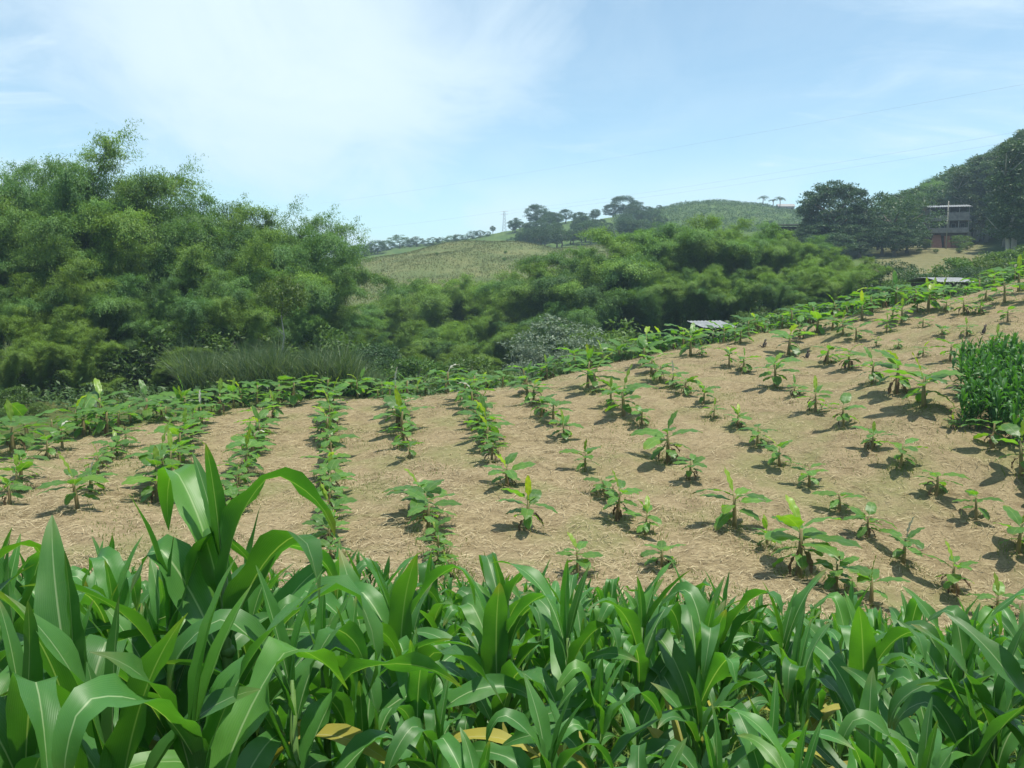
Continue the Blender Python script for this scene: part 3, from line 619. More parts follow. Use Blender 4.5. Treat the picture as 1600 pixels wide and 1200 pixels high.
BLO = [ban_leaf(20 + i, rnd.uniform(.65, .9), rnd.uniform(.27, .34), rnd.uniform(-12, 14), rnd.uniform(25, 60), M['ban'], tears=1) for i in range(5)]
BY = [ban_leaf(40 + i, rnd.uniform(.6, .8), rnd.uniform(.15, .21), e, c, M['ban_young'], fold=.55) for i, (e, c) in enumerate([(72, 12), (60, 35), (80, 5), (55, 60)])]
BU = [ban_leaf(50 + i, rnd.uniform(.7, .85), rnd.uniform(.17, .22), e, c, M['ban'], fold=.5) for i, (e, c) in enumerate([(74, 14), (64, 30)])]
BD = [ban_leaf(60 + i, rnd.uniform(.45, .7), .09, -15 - 18 * i, 65, M['ban_dead'], fold=.9, pet=.35) for i in range(3)]
BP = [ban_leaf(70, .7, .1, 82, 15, M['ban_pale'], fold=.9), ban_leaf(71, .6, .14, 60, 90, M['ban_pale'], fold=.7)]
BS = []
for i in range(4):
    h = .62 + .08 * i
    BS.append((h, MB().tube([(0, 0, -.08), (.01, 0, .15), (.015, .01, h * .6), (.03 * (i - 1.5), .01, h)], [.066, .056, .042, .025], 8).mesh('pseudostem', M['pstem'], True)))
bgroup = 'banana plants on the straw slope'
banana_xy = []
def banana(x, y, height, zone, kind=None):
    kind = kind or rnd.choices(['plain', 'young', 'dead', 'both', 'pale'], [.38, .15, .30, .14, .03])[0]
    z = gz(x, y); root = bpy.data.objects.new('banana_plant', None); col.objects.link(root)
    s = height / 1.18; root.location = (x, y, z); root.rotation_euler = (rnd.uniform(-.06, .06), rnd.uniform(-.06, .06), rnd.uniform(0, 6.28)); root.scale = (s, s, s)
    size = 'small' if height < .95 else 'tall' if height > 1.75 else 'mid-sized'
    feat = {'plain': 'with green leaves', 'young': 'with one yellow-green leaf', 'dead': 'with withered brown leaves', 'both': 'with yellow-green and withered leaves', 'pale': 'with a bleached whitish leaf'}[kind]
    tag(root, f'{size} banana plant {feat}, {zone}', 'banana plant', bgroup)
    h, st = rnd.choice(BS); link('pseudostem', st, root)
    n = rnd.randint(8, 11); a0 = rnd.uniform(0, 6.28)
    for k in range(n):
        t = k / (n - 1); low_ = k < n * .35
        me = rnd.choice(BLO if low_ else BL) if k < n - 1 else rnd.choice(BU + BL * 2)
        q = rnd.uniform(.8, 1.1) * (1 if not low_ else .85)
        link('leaf', me, root, (0, 0, h * (.45 + .54 * t)), (rnd.uniform(-.3, .3), rnd.uniform(-.15, .15), a0 + k * 2.3 + rnd.uniform(-.35, .35)), q)
    if kind in ('young', 'both'): link('leaf', rnd.choice(BY), root, (.02, 0, h * .98), (0, 0, rnd.uniform(0, 6.28)), rnd.uniform(.9, 1.15))
    if kind == 'pale': link('dry_leaf', rnd.choice(BP), root, (.02, 0, h * .98), (0, 0, rnd.uniform(0, 6.28)), 1.0)
    if kind in ('dead', 'both'):
        for k in range(rnd.randint(3, 6)): link('withered_leaf', rnd.choice(BD), root, (0, 0, h * rnd.uniform(.5, .75)), (0, 0, rnd.uniform(0, 6.28)), rnd.uniform(.8, 1.15))
    banana_xy.append((x, y, height))
Zl, Zm, Ze, Zc, Zp = 'in the short rows by the bamboo grove', 'in the long rows over bare straw', 'just above the foreground maize', 'on the field crest', 'near the dense maize plot'
SPOT = [(33, 751, 60), (16, 788, 50), (75, 718, 45), (98, 703, 45, 'pale'), (122, 796, 68, 'young'), (154, 742, 42), (177, 719, 44), (196, 700, 40),
 (245, 786, 70), (255, 758, 80, 'young'), (280, 728, 55), (290, 700, 62, 'young'), (304, 679, 50), (315, 662, 45, 'pale'), (367, 803, 50), (372, 777, 45), (385, 744, 58), (395, 714, 50), (408, 693, 48), (410, 668, 45), (427, 654, 40),
 (515, 850, 55, 'both'), (514, 815, 55), (516, 780, 55), (515, 747, 55, 'young'), (517, 714, 52), (513, 686, 50), (516, 664, 48), (514, 646, 45), (520, 633, 45), (517, 875, 45),
 (696, 905, 40, 'both'), (685, 885, 45), (680, 847, 50), (665, 812, 80), (654, 801, 70, 'young'), (640, 716, 42), (630, 678, 66, 'young'), (622, 655, 50), (621, 635, 50, 'pale'),
 (792, 760, 55, 'both'), (768, 721, 40), (761, 707, 40), (757, 684, 55, 'young'), (752, 660, 48), (745, 668, 40), (738, 640, 52, 'pale'), (728, 628, 50), (740, 622, 52),
 (824, 828, 70, 'both'), (881, 688, 44, 'young'), (864, 664, 48), (846, 650, 46), (834, 632, 48), (824, 615, 46),
 (915, 737, 50, 'young'), (943, 777, 48, 'plain'), (965, 812, 62, 'both'), (1009, 838, 52, 'young'), (1034, 885, 55), (903, 902, 55, 'young'),
 (974, 651, 68, 'young'), (955, 637, 42), (929, 612, 58), (918, 606, 55, 'young'), (1002, 665, 34), (1043, 724, 74, 'dead'), (1077, 751, 42), (1148, 826, 80, 'young'), (1199, 857, 44), (1248, 903, 110, 'both'), (1306, 924, 62), (1362, 948, 75, 'young'),
 (1050, 606, 40), (1071, 616, 38), (1099, 632, 34, 'young'), (1115, 653, 24), (1152, 668, 36), (1183, 698, 42), (1218, 728, 46), (1264, 761, 46), (1311, 801, 52), (1353, 840, 50), (1411, 880, 66, 'pale'), (1490, 926, 74, 'both'), (1556, 964, 58),
 (1139, 573, 30), (1162, 583, 32), (1211, 606, 52, 'young'), (1241, 619, 30), (1274, 644, 46, 'both'), (1318, 668, 46), (1362, 703, 42), (1407, 731, 48), (1462, 777, 54), (1525, 815, 52), (1591, 864, 74, 'young'),
 (1293, 569, 40), (1326, 577, 40), (1362, 600, 46), (1400, 616, 70, 'both'), (1444, 636, 78, 'young'), (1551, 700, 58), (1596, 744, 74), (1640, 780, 60), (1660, 860, 60), (1488, 672, 20),
 (1032, 596, 40), (1018, 585, 40), (1006, 572, 42), (1079, 556, 46, 'young'), (1097, 559, 24), (1232, 554, 52, 'young'), (1484, 566, 38), (1403, 546, 18), (1442, 557, 24), (1369, 542, 16), (1472, 524, 22), (1510, 527, 24), (1574, 503, 28), (1442, 512, 22),
 (1409, 505, 34, 'young'), (1394, 501, 28), (1337, 533, 34), (1317, 524, 34), (1277, 520, 46), (1300, 516, 36), (1347, 501, 40, 'young'), (1360, 488, 36), (1450, 488, 54, 'young'), (1478, 488, 26), (1506, 492, 34), (1540, 471, 36), (1570, 473, 44), (1433, 488, 28),
 (1221, 514, 34), (1197, 512, 28), (1169, 526, 38, 'young'), (1157, 536, 36), (1142, 529, 34), (1532, 491, 26), (1592, 455, 44), (1620, 470, 40), (1640, 520, 40), (1250, 530, 32), (1385, 520, 26), (1556, 540, 30)]
FULL = []
for i, s in enumerate(SPOT):       # the rows on the left run on almost without a gap
    FULL.append(s); b = SPOT[i + 1] if i + 1 < len(SPOT) else s
    if s[0] < 790 and abs(b[0] - s[0]) < 45 and 16 < abs(b[1] - s[1]) < 60: FULL.append(((s[0] + b[0]) / 2 + rnd.uniform(-5, 5), (s[1] + b[1]) / 2, (s[2] + b[2]) / 2 * rnd.uniform(.75, 1)))
for s in FULL:
    q = hit(s[0], s[1]); zone = Ze if s[1] > 830 else Zp if s[0] > 1400 and s[1] > 520 else Zc if s[1] < 530 or (s[0] < 900 and s[1] < 645) else Zl if s[0] < 450 else Zm
    banana(q.x, q.y, min(max(s[2] * q.y / F * 1.03, .5), 2.0), zone, s[3] if len(s) > 3 else None)
for px in np.arange(-60, 1680, 15.0):
    pxx = px + rnd.uniform(-8, 8); a = (pxx - 800) / F
    for k in range(2 if 850 < pxx < 1500 else 1):
        if pxx < 850 and rnd.random() < .12: continue
        Y = float(edgeY(a)) + rnd.uniform(-1.6, 2.6); x = a * Y
        if all((x - b[0]) ** 2 + (Y - b[1]) ** 2 > .7 for b in banana_xy): banana(x, Y, rnd.uniform(1.2, 2.0), Zc)
# dead cut stumps
for px, py in ((1193, 543), (1260, 560), (1536, 523)):
    q = hit(px, py); r_ = link('banana_stump', MB().tube([(0, 0, -.05), (.03, 0, .2), (.1, .03, .42), (.16, .05, .5)], [.10, .085, .07, .02], 8).tube([(.05, .1, -.02), (.2, .2, .22), (.26, .24, .3)], [.07, .055, .015], 6).tube([(-.05, -.04, -.02), (-.2, -.06, .12), (-.38, -.05, .05)], [.04, .03, .01], 5).mesh('banana_stump', M['wood'], True), None, q)
    tag(r_, 'short dark dead banana stump standing on the straw', 'stump', 'dead banana stumps')

# ------------------------------------------------------------------ maize
def strap(seed, L, W, elev, curve, kp, kink, twist, wave, ns=16, nc=6, fold=.5, sway=0.0):
    rg = random.Random(seed); V = []; uu = []; vv = []; pos = Vector((0, 0, 0)); ph, ph2 = rg.uniform(0, 6), rg.uniform(0, 6); fr = rg.uniform(2.2, 4)
    for i in range(ns + 1):
        s = i / ns; k = min(1, max(0, (s - kp) / .14)); k = k * k * (3 - 2 * k)
        th = R(elev) - R(curve) * s ** 1.7 - R(kink) * k; yaw = sway * s ** 1.5
        T_ = Vector((math.cos(th) * math.cos(yaw), math.cos(th) * math.sin(yaw), math.sin(th)))
        S = Vector((-math.sin(yaw), math.cos(yaw), 0)); N_ = T_.cross(S); tw = twist * max(0, s - .2)
        S2 = S * math.cos(tw) + N_ * math.sin(tw); N2 = N_ * math.cos(tw) - S * math.sin(tw)
        w = W * min(1, .42 + .58 * (s / .28)) * (1 - max(0, (s - .35) / .65) ** 2.1) ** .9 * rg.uniform(.95, 1.04) + .002
        for j in range(nc + 1):
            u = -1 + 2 * j / nc; f = fold * (1 - .65 * s)
            lift = -(abs(u) * f * w * .5) + wave * w * (u * u) * math.sin(fr * 2 * math.pi * s + ph + (ph2 if u > 0 else 0)) * min(1, s * 3)
            q = pos + S2 * (u * w * .5 * math.cos(f * .7)) - N2 * lift; V.append(tuple(q)); uu.append(u); vv.append(s)
        pos = pos + T_ * (L / ns)
    k = nc + 1; Fq = [(i * k + j, (i + 1) * k + j, (i + 1) * k + j + 1, i * k + j + 1) for i in range(ns) for j in range(nc)]
    return np.array(V), np.array(Fq), np.array(uu), np.array(vv)
POOL = {'low': [], 'mid': [], 'up': [], 'top': []}
def rp(a, b): return rnd.uniform(a, b)
for i in range(8): POOL['low'].append(dict(seed=i, L=rp(.5, .68), W=rp(.07, .085), elev=rp(35, 60), curve=rp(80, 130), kp=rp(.3, .6), kink=rp(0, 40), twist=rp(-1, 1), wave=rp(.08, .16), sway=rp(-.4, .4)))
for i in range(14): POOL['mid'].append(dict(seed=20 + i, L=rp(.52, .74), W=rp(.088, .112), elev=rp(50, 70), curve=rp(60, 130), kp=rp(.35, .6), kink=rp(30, 100) if i % 2 else 0, twist=rp(-1.6, 1.6), wave=rp(.1, .24), sway=rp(-.7, .7)))
for i in range(12): POOL['up'].append(dict(seed=40 + i, L=rp(.46, .62), W=rp(.082, .104), elev=rp(66, 82), curve=rp(35, 120), kp=rp(.45, .7), kink=rp(50, 115) if i % 2 == 0 else 0, twist=rp(-1.3, 1.3), wave=rp(.08, .2), sway=rp(-.5, .5)))
for i in range(8): POOL['top'].append(dict(seed=60 + i, L=rp(.26, .4), W=rp(.038, .055), elev=rp(74, 87), curve=rp(5, 45), kp=.6, kink=0, twist=rp(-.5, .5), wave=rp(.03, .08), fold=.9))
MLEAF = {k: [] for k in POOL}
for k, l in POOL.items():
    for d in l:
        V, Fq, u, v = strap(**d); MLEAF[k].append(mk_mesh('maize_leaf', V, Fq, M['maize_dry' if k == 'low' and d['seed'] in (2, 6) else 'maize'], dict(u=u, v=v), smooth=True))
LOW = {k: [strap(**d, ns=7, nc=2) for d in l] for k, l in POOL.items()}
def plan(rs):
    """stalk height and the leaves of one maize plant: (pool, index, z, rotation, scale)"""
    h = rs.uniform(.82, 1.0); n = rs.randint(10, 12); a0 = rs.uniform(0, 6.28); out = []
    for k in range(n):
        t = k / (n - 1); kind = 'low' if t < .22 else 'mid' if t < .62 else 'up' if t < .96 else 'top'
        out.append((kind, rs.randrange(len(POOL[kind])), h * (.12 + .86 * t ** .9), (rs.uniform(-.1, .1), rs.uniform(-.1, .1), a0 + k * math.pi + rs.uniform(-.45, .45)), rs.uniform(.88, 1.12)))
    for q in range(1): out.append(('top', rs.randrange(8), h * .97, (rs.uniform(-.2, .2), rs.uniform(-.2, .2), rs.uniform(0, 6.28)), rs.uniform(.8, 1.1)))
    return h, out
PLANS = [plan(random.Random(900 + i)) for i in range(14)]
def stalk_mesh(h):
    m = MB().tube([(0, 0, -.06), (0, 0, h * .3), (.004, 0, h * .7), (0, .004, h)], [.016, .014, .013, .008], 7)
    for i in range(4): z = h * (.15 + .2 * i); m.tube([(0, 0, z), (0, 0, z + .012), (0, 0, z + .024)], [.0145, .0185, .0145], 7)
    return m.mesh('stalk', M['stalk'], True)
STALK = [stalk_mesh(pl[0]) for pl in PLANS]
def rotm(r):
    cx, sx, cy, sy, cz, sz = math.cos(r[0]), math.sin(r[0]), math.cos(r[1]), math.sin(r[1]), math.cos(r[2]), math.sin(r[2])
    return np.array([[cz, -sz, 0], [sz, cz, 0], [0, 0, 1]]) @ np.array([[cy, 0, sy], [0, 1, 0], [-sy, 0, cy]]) @ np.array([[1, 0, 0], [0, cx, -sx], [0, sx, cx]])
def far_plan(pl):
    V = []; Fq = []; u = []; v = []; b = 0
    a = np.linspace(0, 2 * np.pi, 5)[:-1]; h = pl[0]
    sv = np.concatenate([np.stack([np.cos(a) * r, np.sin(a) * r, np.full(4, z)], -1) for z, r in ((-.06, .016), (h, .008))])
    V.append(sv); Fq.append(np.array([[i, (i + 1) % 4, 4 + (i + 1) % 4, 4 + i] for i in range(4)])); u.append(np.ones(8)); v.append(np.zeros(8)); b = 8
    for kind, i, z, r, s in pl[1]:
        lv, lf, lu, lvv = LOW[kind][i]; V.append(lv @ rotm(r).T * s + np.array([0, 0, z])); Fq.append(lf + b); u.append(lu); v.append(lvv); b += len(lv)
    return np.concatenate(V), np.concatenate(Fq), np.concatenate(u), np.concatenate(v)
FARP = [far_plan(pl) for pl in PLANS]
FARM = [mk_mesh('maize_plant', f[0], f[1], M['maize_far'], dict(u=f[2], v=f[3]), smooth=True) for f in FARP]
spots = []   # x, y, scale
for px, Y, s in [(345, 2.53, 1.38), (270, 1.84, 1.10), (150, 1.72, 1.08), (440, 2.18, 1.10), (70, 2.01, 1.12), (-20, 1.72, 1.04), (385, 2.88, 1.22), (215, 2.53, 1.14), (-110, 2.07, 1.10), (500, 2.88, 1.02), (-190, 1.95, 1.07), (30, 2.64, 1.12), (130, 2.88, 1.12), (300, 3.10, 1.17), (-60, 2.76, 1.12),
                 (560, 2.6, .86), (660, 2.5, .78), (740, 2.1, .66), (850, 2.4, .72), (1020, 2.2, .7), (1210, 2.4, .74), (1290, 2.2, .68), (1390, 2.4, .78), (1460, 2.2, .74), (1540, 2.5, .85), (960, 1.75, .66), (600, 2.0, .66), (1130, 2.5, .68), (1620, 2.5, .95), (1720, 2.3, 1.0)]:
    spots.append(((px - 800) / F * Y, Y, s))
y = 2.9
while y < 15.4:
    half = .72 * y + 1.0; x = -half
    while x < half:
        xx = x + rnd.uniform(-.1, .1); yy = y + rnd.uniform(-.18, .18)
        if rnd.random() > .13 and yy < 15.4 - max(0, xx) * .1 + .3 * math.sin(xx * 1.3) and not (yy < 4.2 and abs(xx) < .25 and rnd.random() < .5):
            spots.append((xx, yy, float(np.interp(yy, [2.9, 3.5, 5.5, 8, 11, 16], [.95, 1.12, 1.18, .97, .82, .72])) * rnd.uniform(.84, 1.12) * (1 - .12 * min(1, max(0, xx / yy + .05) * 2.2))))
        x += rnd.uniform(.24, .38) if yy > 5.5 else rnd.uniform(.24, .40)
    y += .78
spots.sort(key=lambda s: s[1])
MLAB = 'glossy broad-leaved maize plant in the foreground stand below the banana field'
MLABF = 'maize plant in the thin back rows bordering the straw field'
def place_maize(x, y, s, detail):
    MLAB = ('tall broad-leaved maize plant in the highest foreground clump' if y < 2.75 and x < 0 and s > .9 else 'short maize plant spreading low in front of the foreground stand' if s < .8 else
            'full grown maize plant in the front rows of the foreground stand' if y < 5.2 else 'leafy maize plant deep in the middle of the foreground stand')
    k = rnd.randrange(len(PLANS)); z = gz(x, y); rz = rnd.uniform(0, 6.28); tilt = (rnd.uniform(-.07, .07), rnd.uniform(-.07, .07), rz)
    if not detail:
        return tag(link('maize_plant', FARM[k], None, (x, y, z), tilt, s), MLABF, 'maize', 'maize plants in the foreground')
    root = bpy.data.objects.new('maize_plant', None); col.objects.link(root); root.location = (x, y, z); root.rotation_euler = tilt; root.scale = (s, s, s)
    tag(root, MLAB, 'maize', 'maize plants in the foreground')
    link('stalk', STALK[k], root)
    for kind, i, lz, r, ls in PLANS[k][1]: link('leaf', MLEAF[kind][i], root, (0, 0, lz), r, ls)
def in_view(x, y): return abs(x) < .64 * y + .5
vis = [s for s in spots if in_view(s[0], s[1])]; rest = [s for s in spots if not in_view(s[0], s[1])]
for i, s in enumerate(vis[:300]): place_maize(*s, detail=s[1] < 8.5)
rest += vis[300:]
# the dense plot at the right edge of the field, and every further plant, as one mass each
def mass(name, pts, label):
    V = []; Fq = []; u = []; v = []; b = 0
    for x, y, s in pts:
        f = FARP[rnd.randrange(len(FARP))]; c = f[0] @ rotm((rnd.uniform(-.08, .08), rnd.uniform(-.08, .08), rnd.uniform(0, 6.28))).T * s + np.array([x, y, gz(x, y)])
        V.append(c); Fq.append(f[1] + b); u.append(f[2]); v.append(f[3]); b += len(c)
    me = mk_mesh(name, np.concatenate(V), np.concatenate(Fq), M['maize_far'], dict(u=np.concatenate(u), v=np.concatenate(v)), smooth=True)
    tag(link(name, me), label, 'maize', kind='stuff')
mass('maize_back_rows', rest, 'farther maize plants filling the back of the foreground stand')
plot = []
c0 = hit(1508, 640); c1 = hit(1560, 690)
for i in range(420):
    t = rnd.random(); px = rnd.uniform(1505, 1760); Y = rnd.uniform(27.3, 35.5)
    lim = 1500 + max(0, (30.5 - Y)) * 24 + 12 * math.sin(Y * 2.3) + 10 * math.sin(Y * 5.1)
    if px > lim: plot.append(((px - 800) / F * Y, Y, rnd.uniform(.8, 1.4)))
mass('maize_plot', plot, 'dense dark green block of tall maize at the edge of the straw field')

# ------------------------------------------------------------------ buildings
def corr(m, x0, x1, pts, pitch=.25, amp=.03):
    """corrugated sheet: waves along x, profile pts (y,z)"""
    n = max(4, int((x1 - x0) / pitch * 4)); V = []
    for q, (yy, zz) in enumerate(pts):
        for i in range(n + 1): V.append((x0 + (x1 - x0) * i / n, yy, zz + amp * math.sin(i * math.pi / 2)))
    k = n + 1; Fs = [(q * k + i, q * k + i + 1, (q + 1) * k + i + 1, (q + 1) * k + i) for q in range(len(pts) - 1) for i in range(n)]
    return m.add(V, Fs)
def house():
    b = at(1479, 388, 193); z = gz(b.x, b.y) - .2
    root = bpy.data.objects.new('terraced_house', None); col.objects.link(root); root.location = (b.x, b.y, z); root.rotation_euler = (0, 0, -.3)
    tag(root, 'tiered house with pale balcony bands above a red brick base on the hillside', 'house')
    W = 4.1
    base = MB().box(-W + .3, W - .2, 0, 7, 0, 3.6); base.build('wall', M['wood'], root)
    bw = MB(); bw.add([(-3.9, -1.9, 0), (-1.2, -1.9, 0), (-1.4, -.1, 3.2), (-2.9, -.1, 3.2), (-3.9, 0, 0), (-1.2, 0, 0)], [(0, 1, 2, 3), (0, 3, 4), (1, 5, 2), (2, 5, 4, 3)]); bw.build('brick_ramp', M['brick'], root)
    for i in range(7): MB().box(-.7, .55, -1.9 + i * .27, -.01, i * .42, (i + 1) * .42).build('step', M['brick'], root)
    MB().box(.9, 2.2, -.35, -.02, .0, 2.3).build('brick_pier', M['brick'], root)
    MB().box(-W, W, -1.3, 7.2, 3.6, 3.85).build('floor_slab', M['plaster'], root)
    MB().box(-W + .02, W - .02, -1.28, -1.12, 3.86, 4.7).build('parapet', M['plaster'], root)
    MB().box(-W + .3, W - .3, .6, 7, 3.86, 6.3).build('wall', M['wood'], root)
    MB().box(-W - .2, W + .2, -1.4, 7.3, 6.3, 6.55).build('floor_slab', M['plaster'], root)
    MB().box(-W + .02, .0, -1.38, -1.22, 6.56, 7.5).build('parapet', M['plaster'], root)
    MB().box(.06, W - .02, -1.36, -1.22, 6.56, 8.1).build('timber_screen', M['rustroof'], root)
    MB().box(-W + .3, W - .3, .4, 7, 6.56, 9.2).build('wall', M['wood'], root)
    for x in (-W + .12, -2.0, -.02, 2.0, W - .12):
        MB().box(x - .09, x + .09, -1.18, -1.0, 3.86, 6.29).build('post', M['plaster'], root)
        MB().box(x - .09, x + .09, -1.18, -1.0, 6.56, 9.32).build('post', M['plaster'], root)
    corr(MB(), -W - .4, W + .4, [(-1.9, 9.3), (3, 10.1), (7.6, 9.3)], .5, .05).build('roof', M['metal'], root)
    for x in (-3, -1, 1.2, 3.1):
        w_ = MB().box(x - .45, x + .45, .32, .39, 7.1, 8.4).build('window', M['plaster'], root); MB().box(x - .37, x + .37, .29, .315, 7.18, 8.32).build('pane', M['glass'], w_)
        w_ = MB().box(x - .45, x + .45, .52, .59, 4.5, 5.7).build('window', M['plaster'], root); MB().box(x - .37, x + .37, .49, .515, 4.58, 5.62).build('pane', M['glass'], w_)
house()
q = at(1478, 388, 187); q.z = gz(q.x, q.y)
up = bpy.data.objects.new('utility_pole', None); col.objects.link(up); up.location = q; tag(up, 'pale utility pole standing before the brick based house', 'pole')
MB().tube([(0, 0, -.3), (0, 0, 10.4)], [.14, .10], 8).build('mast', M['pale_bark'], up, True); MB().box(-.5, .5, -.16, -.1, 9.9, 10.0).build('crossarm', M['wood'], up)

def open_shed(name, px, py, Y, W, D, H, label, rz, roofm, arch=False, wallm='wood'):
    b = at(px, py, Y); x, y_ = b.x, b.y; z = gz(x, y_)
    z = max(z, b.z - H - .3)
    H = b.z - gz(x, y_)
    root = bpy.data.objects.new(name, None); col.objects.link(root); root.location = (x, y_, gz(x, y_)); root.rotation_euler = (0, 0, rz); tag(root, label, 'shed')
    for sx in (-1, 0, 1):
        for sy in (0, D): MB().box(sx * (W / 2 - .15) - .07, sx * (W / 2 - .15) + .07, sy + (.12 if sy == 0 else -.3), sy + (.26 if sy == 0 else -.16), -.3, H - .32).build('post', M['wood'], root)
    MB().box(-W / 2 + .1, W / 2 - .1, D - .12, D - .04, 0, H - .35).build('back_wall', M[wallm], root)
    MB().box(-W / 2 + .02, -W / 2 + .09, .1, D - .15, 0, H - .4).build('side_wall', M[wallm], root)
    if arch: pts = [(-.3 + (D + .6) * i / 8, H - .25 + .4 * math.sin(math.pi * i / 8)) for i in range(9)]
    else: pts = [(-.5, H - .25), (D * .5, H - .05), (D + .5, H + .15)]
    corr(MB(), -W / 2 - .3, W / 2 + .3, pts, .3, .025).build('roof', M[roofm], root)
    MB().box(-W / 2 + .1, W / 2 - .1, .08, .2, H - .5, H - .32).build('beam', M['wood'], root)
    return root
open_shed('long_shed', 1247, 349, 200, 9.6, 6, 3.5, 'long low open shed under a dark roof beside the huge round tree', -.1, 'rustroof')
open_shed('zinc_shed', 1122, 506, 63, 2.3, 1.8, 2.5, 'small shed with a pale zinc roof behind the crest bananas', .25, 'metal')
open_shed('arched_shed', 1492, 436, 76, 3.2, 4.0, 2.5, 'pale arched roof shelter behind the bananas on the right crest', .2, 'metal', arch=True)
def farmhouse():
    b = at(1229, 330, 488); z = gz(b.x, b.y); root = bpy.data.objects.new('farmhouse', None); col.objects.link(root); root.location = (b.x, b.y, z - .2)
    tag(root, 'tiny low farmhouse with a grey gabled roof beside the skyline palms', 'house')
    MB().box(-4.5, 4.5, 0, 5, 0, 2.9).build('wall', M['plaster'], root)
    MB().add([(-5, -.6, 2.8), (5, -.6, 2.8), (5, 2.5, 4.4), (-5, 2.5, 4.4), (5, 5.6, 2.8), (-5, 5.6, 2.8)], [(0, 1, 2, 3), (3, 2, 4, 5), (0, 3, 5), (1, 4, 2)]).build('roof', M['rustroof'], root)
    for x in (-3, 0, 3): w_ = MB().box(x - .5, x + .5, -.06, -.01, .9, 2.1).build('window', M['wood'], root)
farmhouse()

# pylon and cables
pb = at(788, 362, 445); pb.z = gz(pb.x, pb.y); top = pray(788, 330)[1] * 445 - pb.z
py_ = bpy.data.objects.new('power_pylon', None); col.objects.link(py_); py_.location = pb; tag(py_, 'slender lattice power pylon on the far ridge', 'pylon')
for sx in (-1, 1):
    for sy in (-1, 1): MB().tube([(sx * 1.1, sy * 1.1, -.5), (sx * .35, sy * .35, top)], .09, 4).build('leg', M['steel'], py_)
br = MB()
for i in range(7):
    z0, z1 = top * i / 7, top * (i + 1) / 7; w0, w1 = 1.1 - .75 * i / 7, 1.1 - .75 * (i + 1) / 7
    for s in (-1, 1): br.tube([(-w0, s * w0, z0), (w1, s * w1, z1)], .045, 4).tube([(w0, s * w0, z0), (-w1, s * w1, z1)], .045, 4).tube([(s * w0, -w0, z0), (s * w1, w1, z1)], .045, 4)
br.build('bracing', M['steel'], py_)
for z in (top * .99, top * .86): MB().tube([(-2.2, 0, z), (2.2, 0, z)], .08, 4).build('crossarm', M['steel'], py_)
for i, (x0, y0, d0, x1, y1, d1) in enumerate([(1900, 150, 200, 786, 330, 445), (1900, 168, 203, 790, 334, 445), (1900, 75, 190, 500, 318, 470), (786, 330, 445, 380, 372, 600)]):
    A, B = at(x0, y0, d0), at(x1, y1, d1); pts = []
    for k in range(41): t = k / 40; q = A.lerp(B, t); q.z -= 4.0 * 4 * t * (1 - t) * .5; pts.append(q)
    if i == 3: A = B
    tag(MB().tube(pts, .016, 4).build('power_cable', M['cable']), 'thin overhead power cable crossing the sky above the hills', 'cable', 'power cables from the pylon')

# ------------------------------------------------------------------ ground cover
def scatter(n, y0, y1, a0, a1, rg, pw=1.0):
    Y = (y0 ** pw + (y1 ** pw - y0 ** pw) * rg.random(n)) ** (1 / pw); a = rg.uniform(a0, a1, n); return a * Y, Y
rg = np.random.default_rng(5)
X, Y = scatter(170000, 15.5, 60, -.72, .72, rg, 1.0)
ok = (Y < edgeY(X / Y) + .3 * np.sin(X * 2)) & (rg.random(len(X)) < .62 + .35 * np.sin(X * .9 + 2 * np.sin(Y * .5)) * np.sin(Y * .7 + X * .4) + .2 * np.sin(X * 2.7 + Y * 1.9)); X, Y = X[ok], Y[ok]; n = len(X); Z = ground(X, Y) + rg.uniform(.005, .045, n)
a = rg.normal(.4, 1.0, n); D = np.stack([np.cos(a), np.sin(a), rg.normal(0, .16, n)], -1)
hx, hy = scatter(420, 15.8, 56, -.7, .7, rg); hk = hy < edgeY(hx / hy) - 1; hx, hy = hx[hk], hy[hk]; m_ = 70
q = rg.normal(size=(len(hx), m_, 2)) * rg.uniform(.12, .4, (len(hx), 1, 1)) * np.array([1.6, .8]); X2 = (hx[:, None] + q[..., 0]).ravel(); Y2 = (hy[:, None] + q[..., 1]).ravel()
Z2 = ground(X2, Y2) + rg.uniform(.0, .12, len(X2)) * np.exp(-(q ** 2).sum(-1).ravel() / .08); a2 = np.repeat(rg.uniform(0, 6.28, len(hx)), m_) + rg.normal(0, .5, len(X2))
X = np.concatenate([X, X2]); Y = np.concatenate([Y, Y2]); Z = np.concatenate([Z, Z2]); n = len(X)
D = np.concatenate([D, np.stack([np.cos(a2), np.sin(a2), rg.normal(0, .25, len(X2))], -1)])
V, Fq = cards(np.stack([X, Y, Z], -1), D, rg.uniform(.1, .5, n), rg.uniform(.008, .022, n), rg, np.tile([0, 0, 1.], (n, 1)))
tag(link('straw_litter', mk_mesh('straw_litter', V, Fq, M['straw'])), 'dry straw mulch lying loose over the banana field', 'straw', kind='stuff')
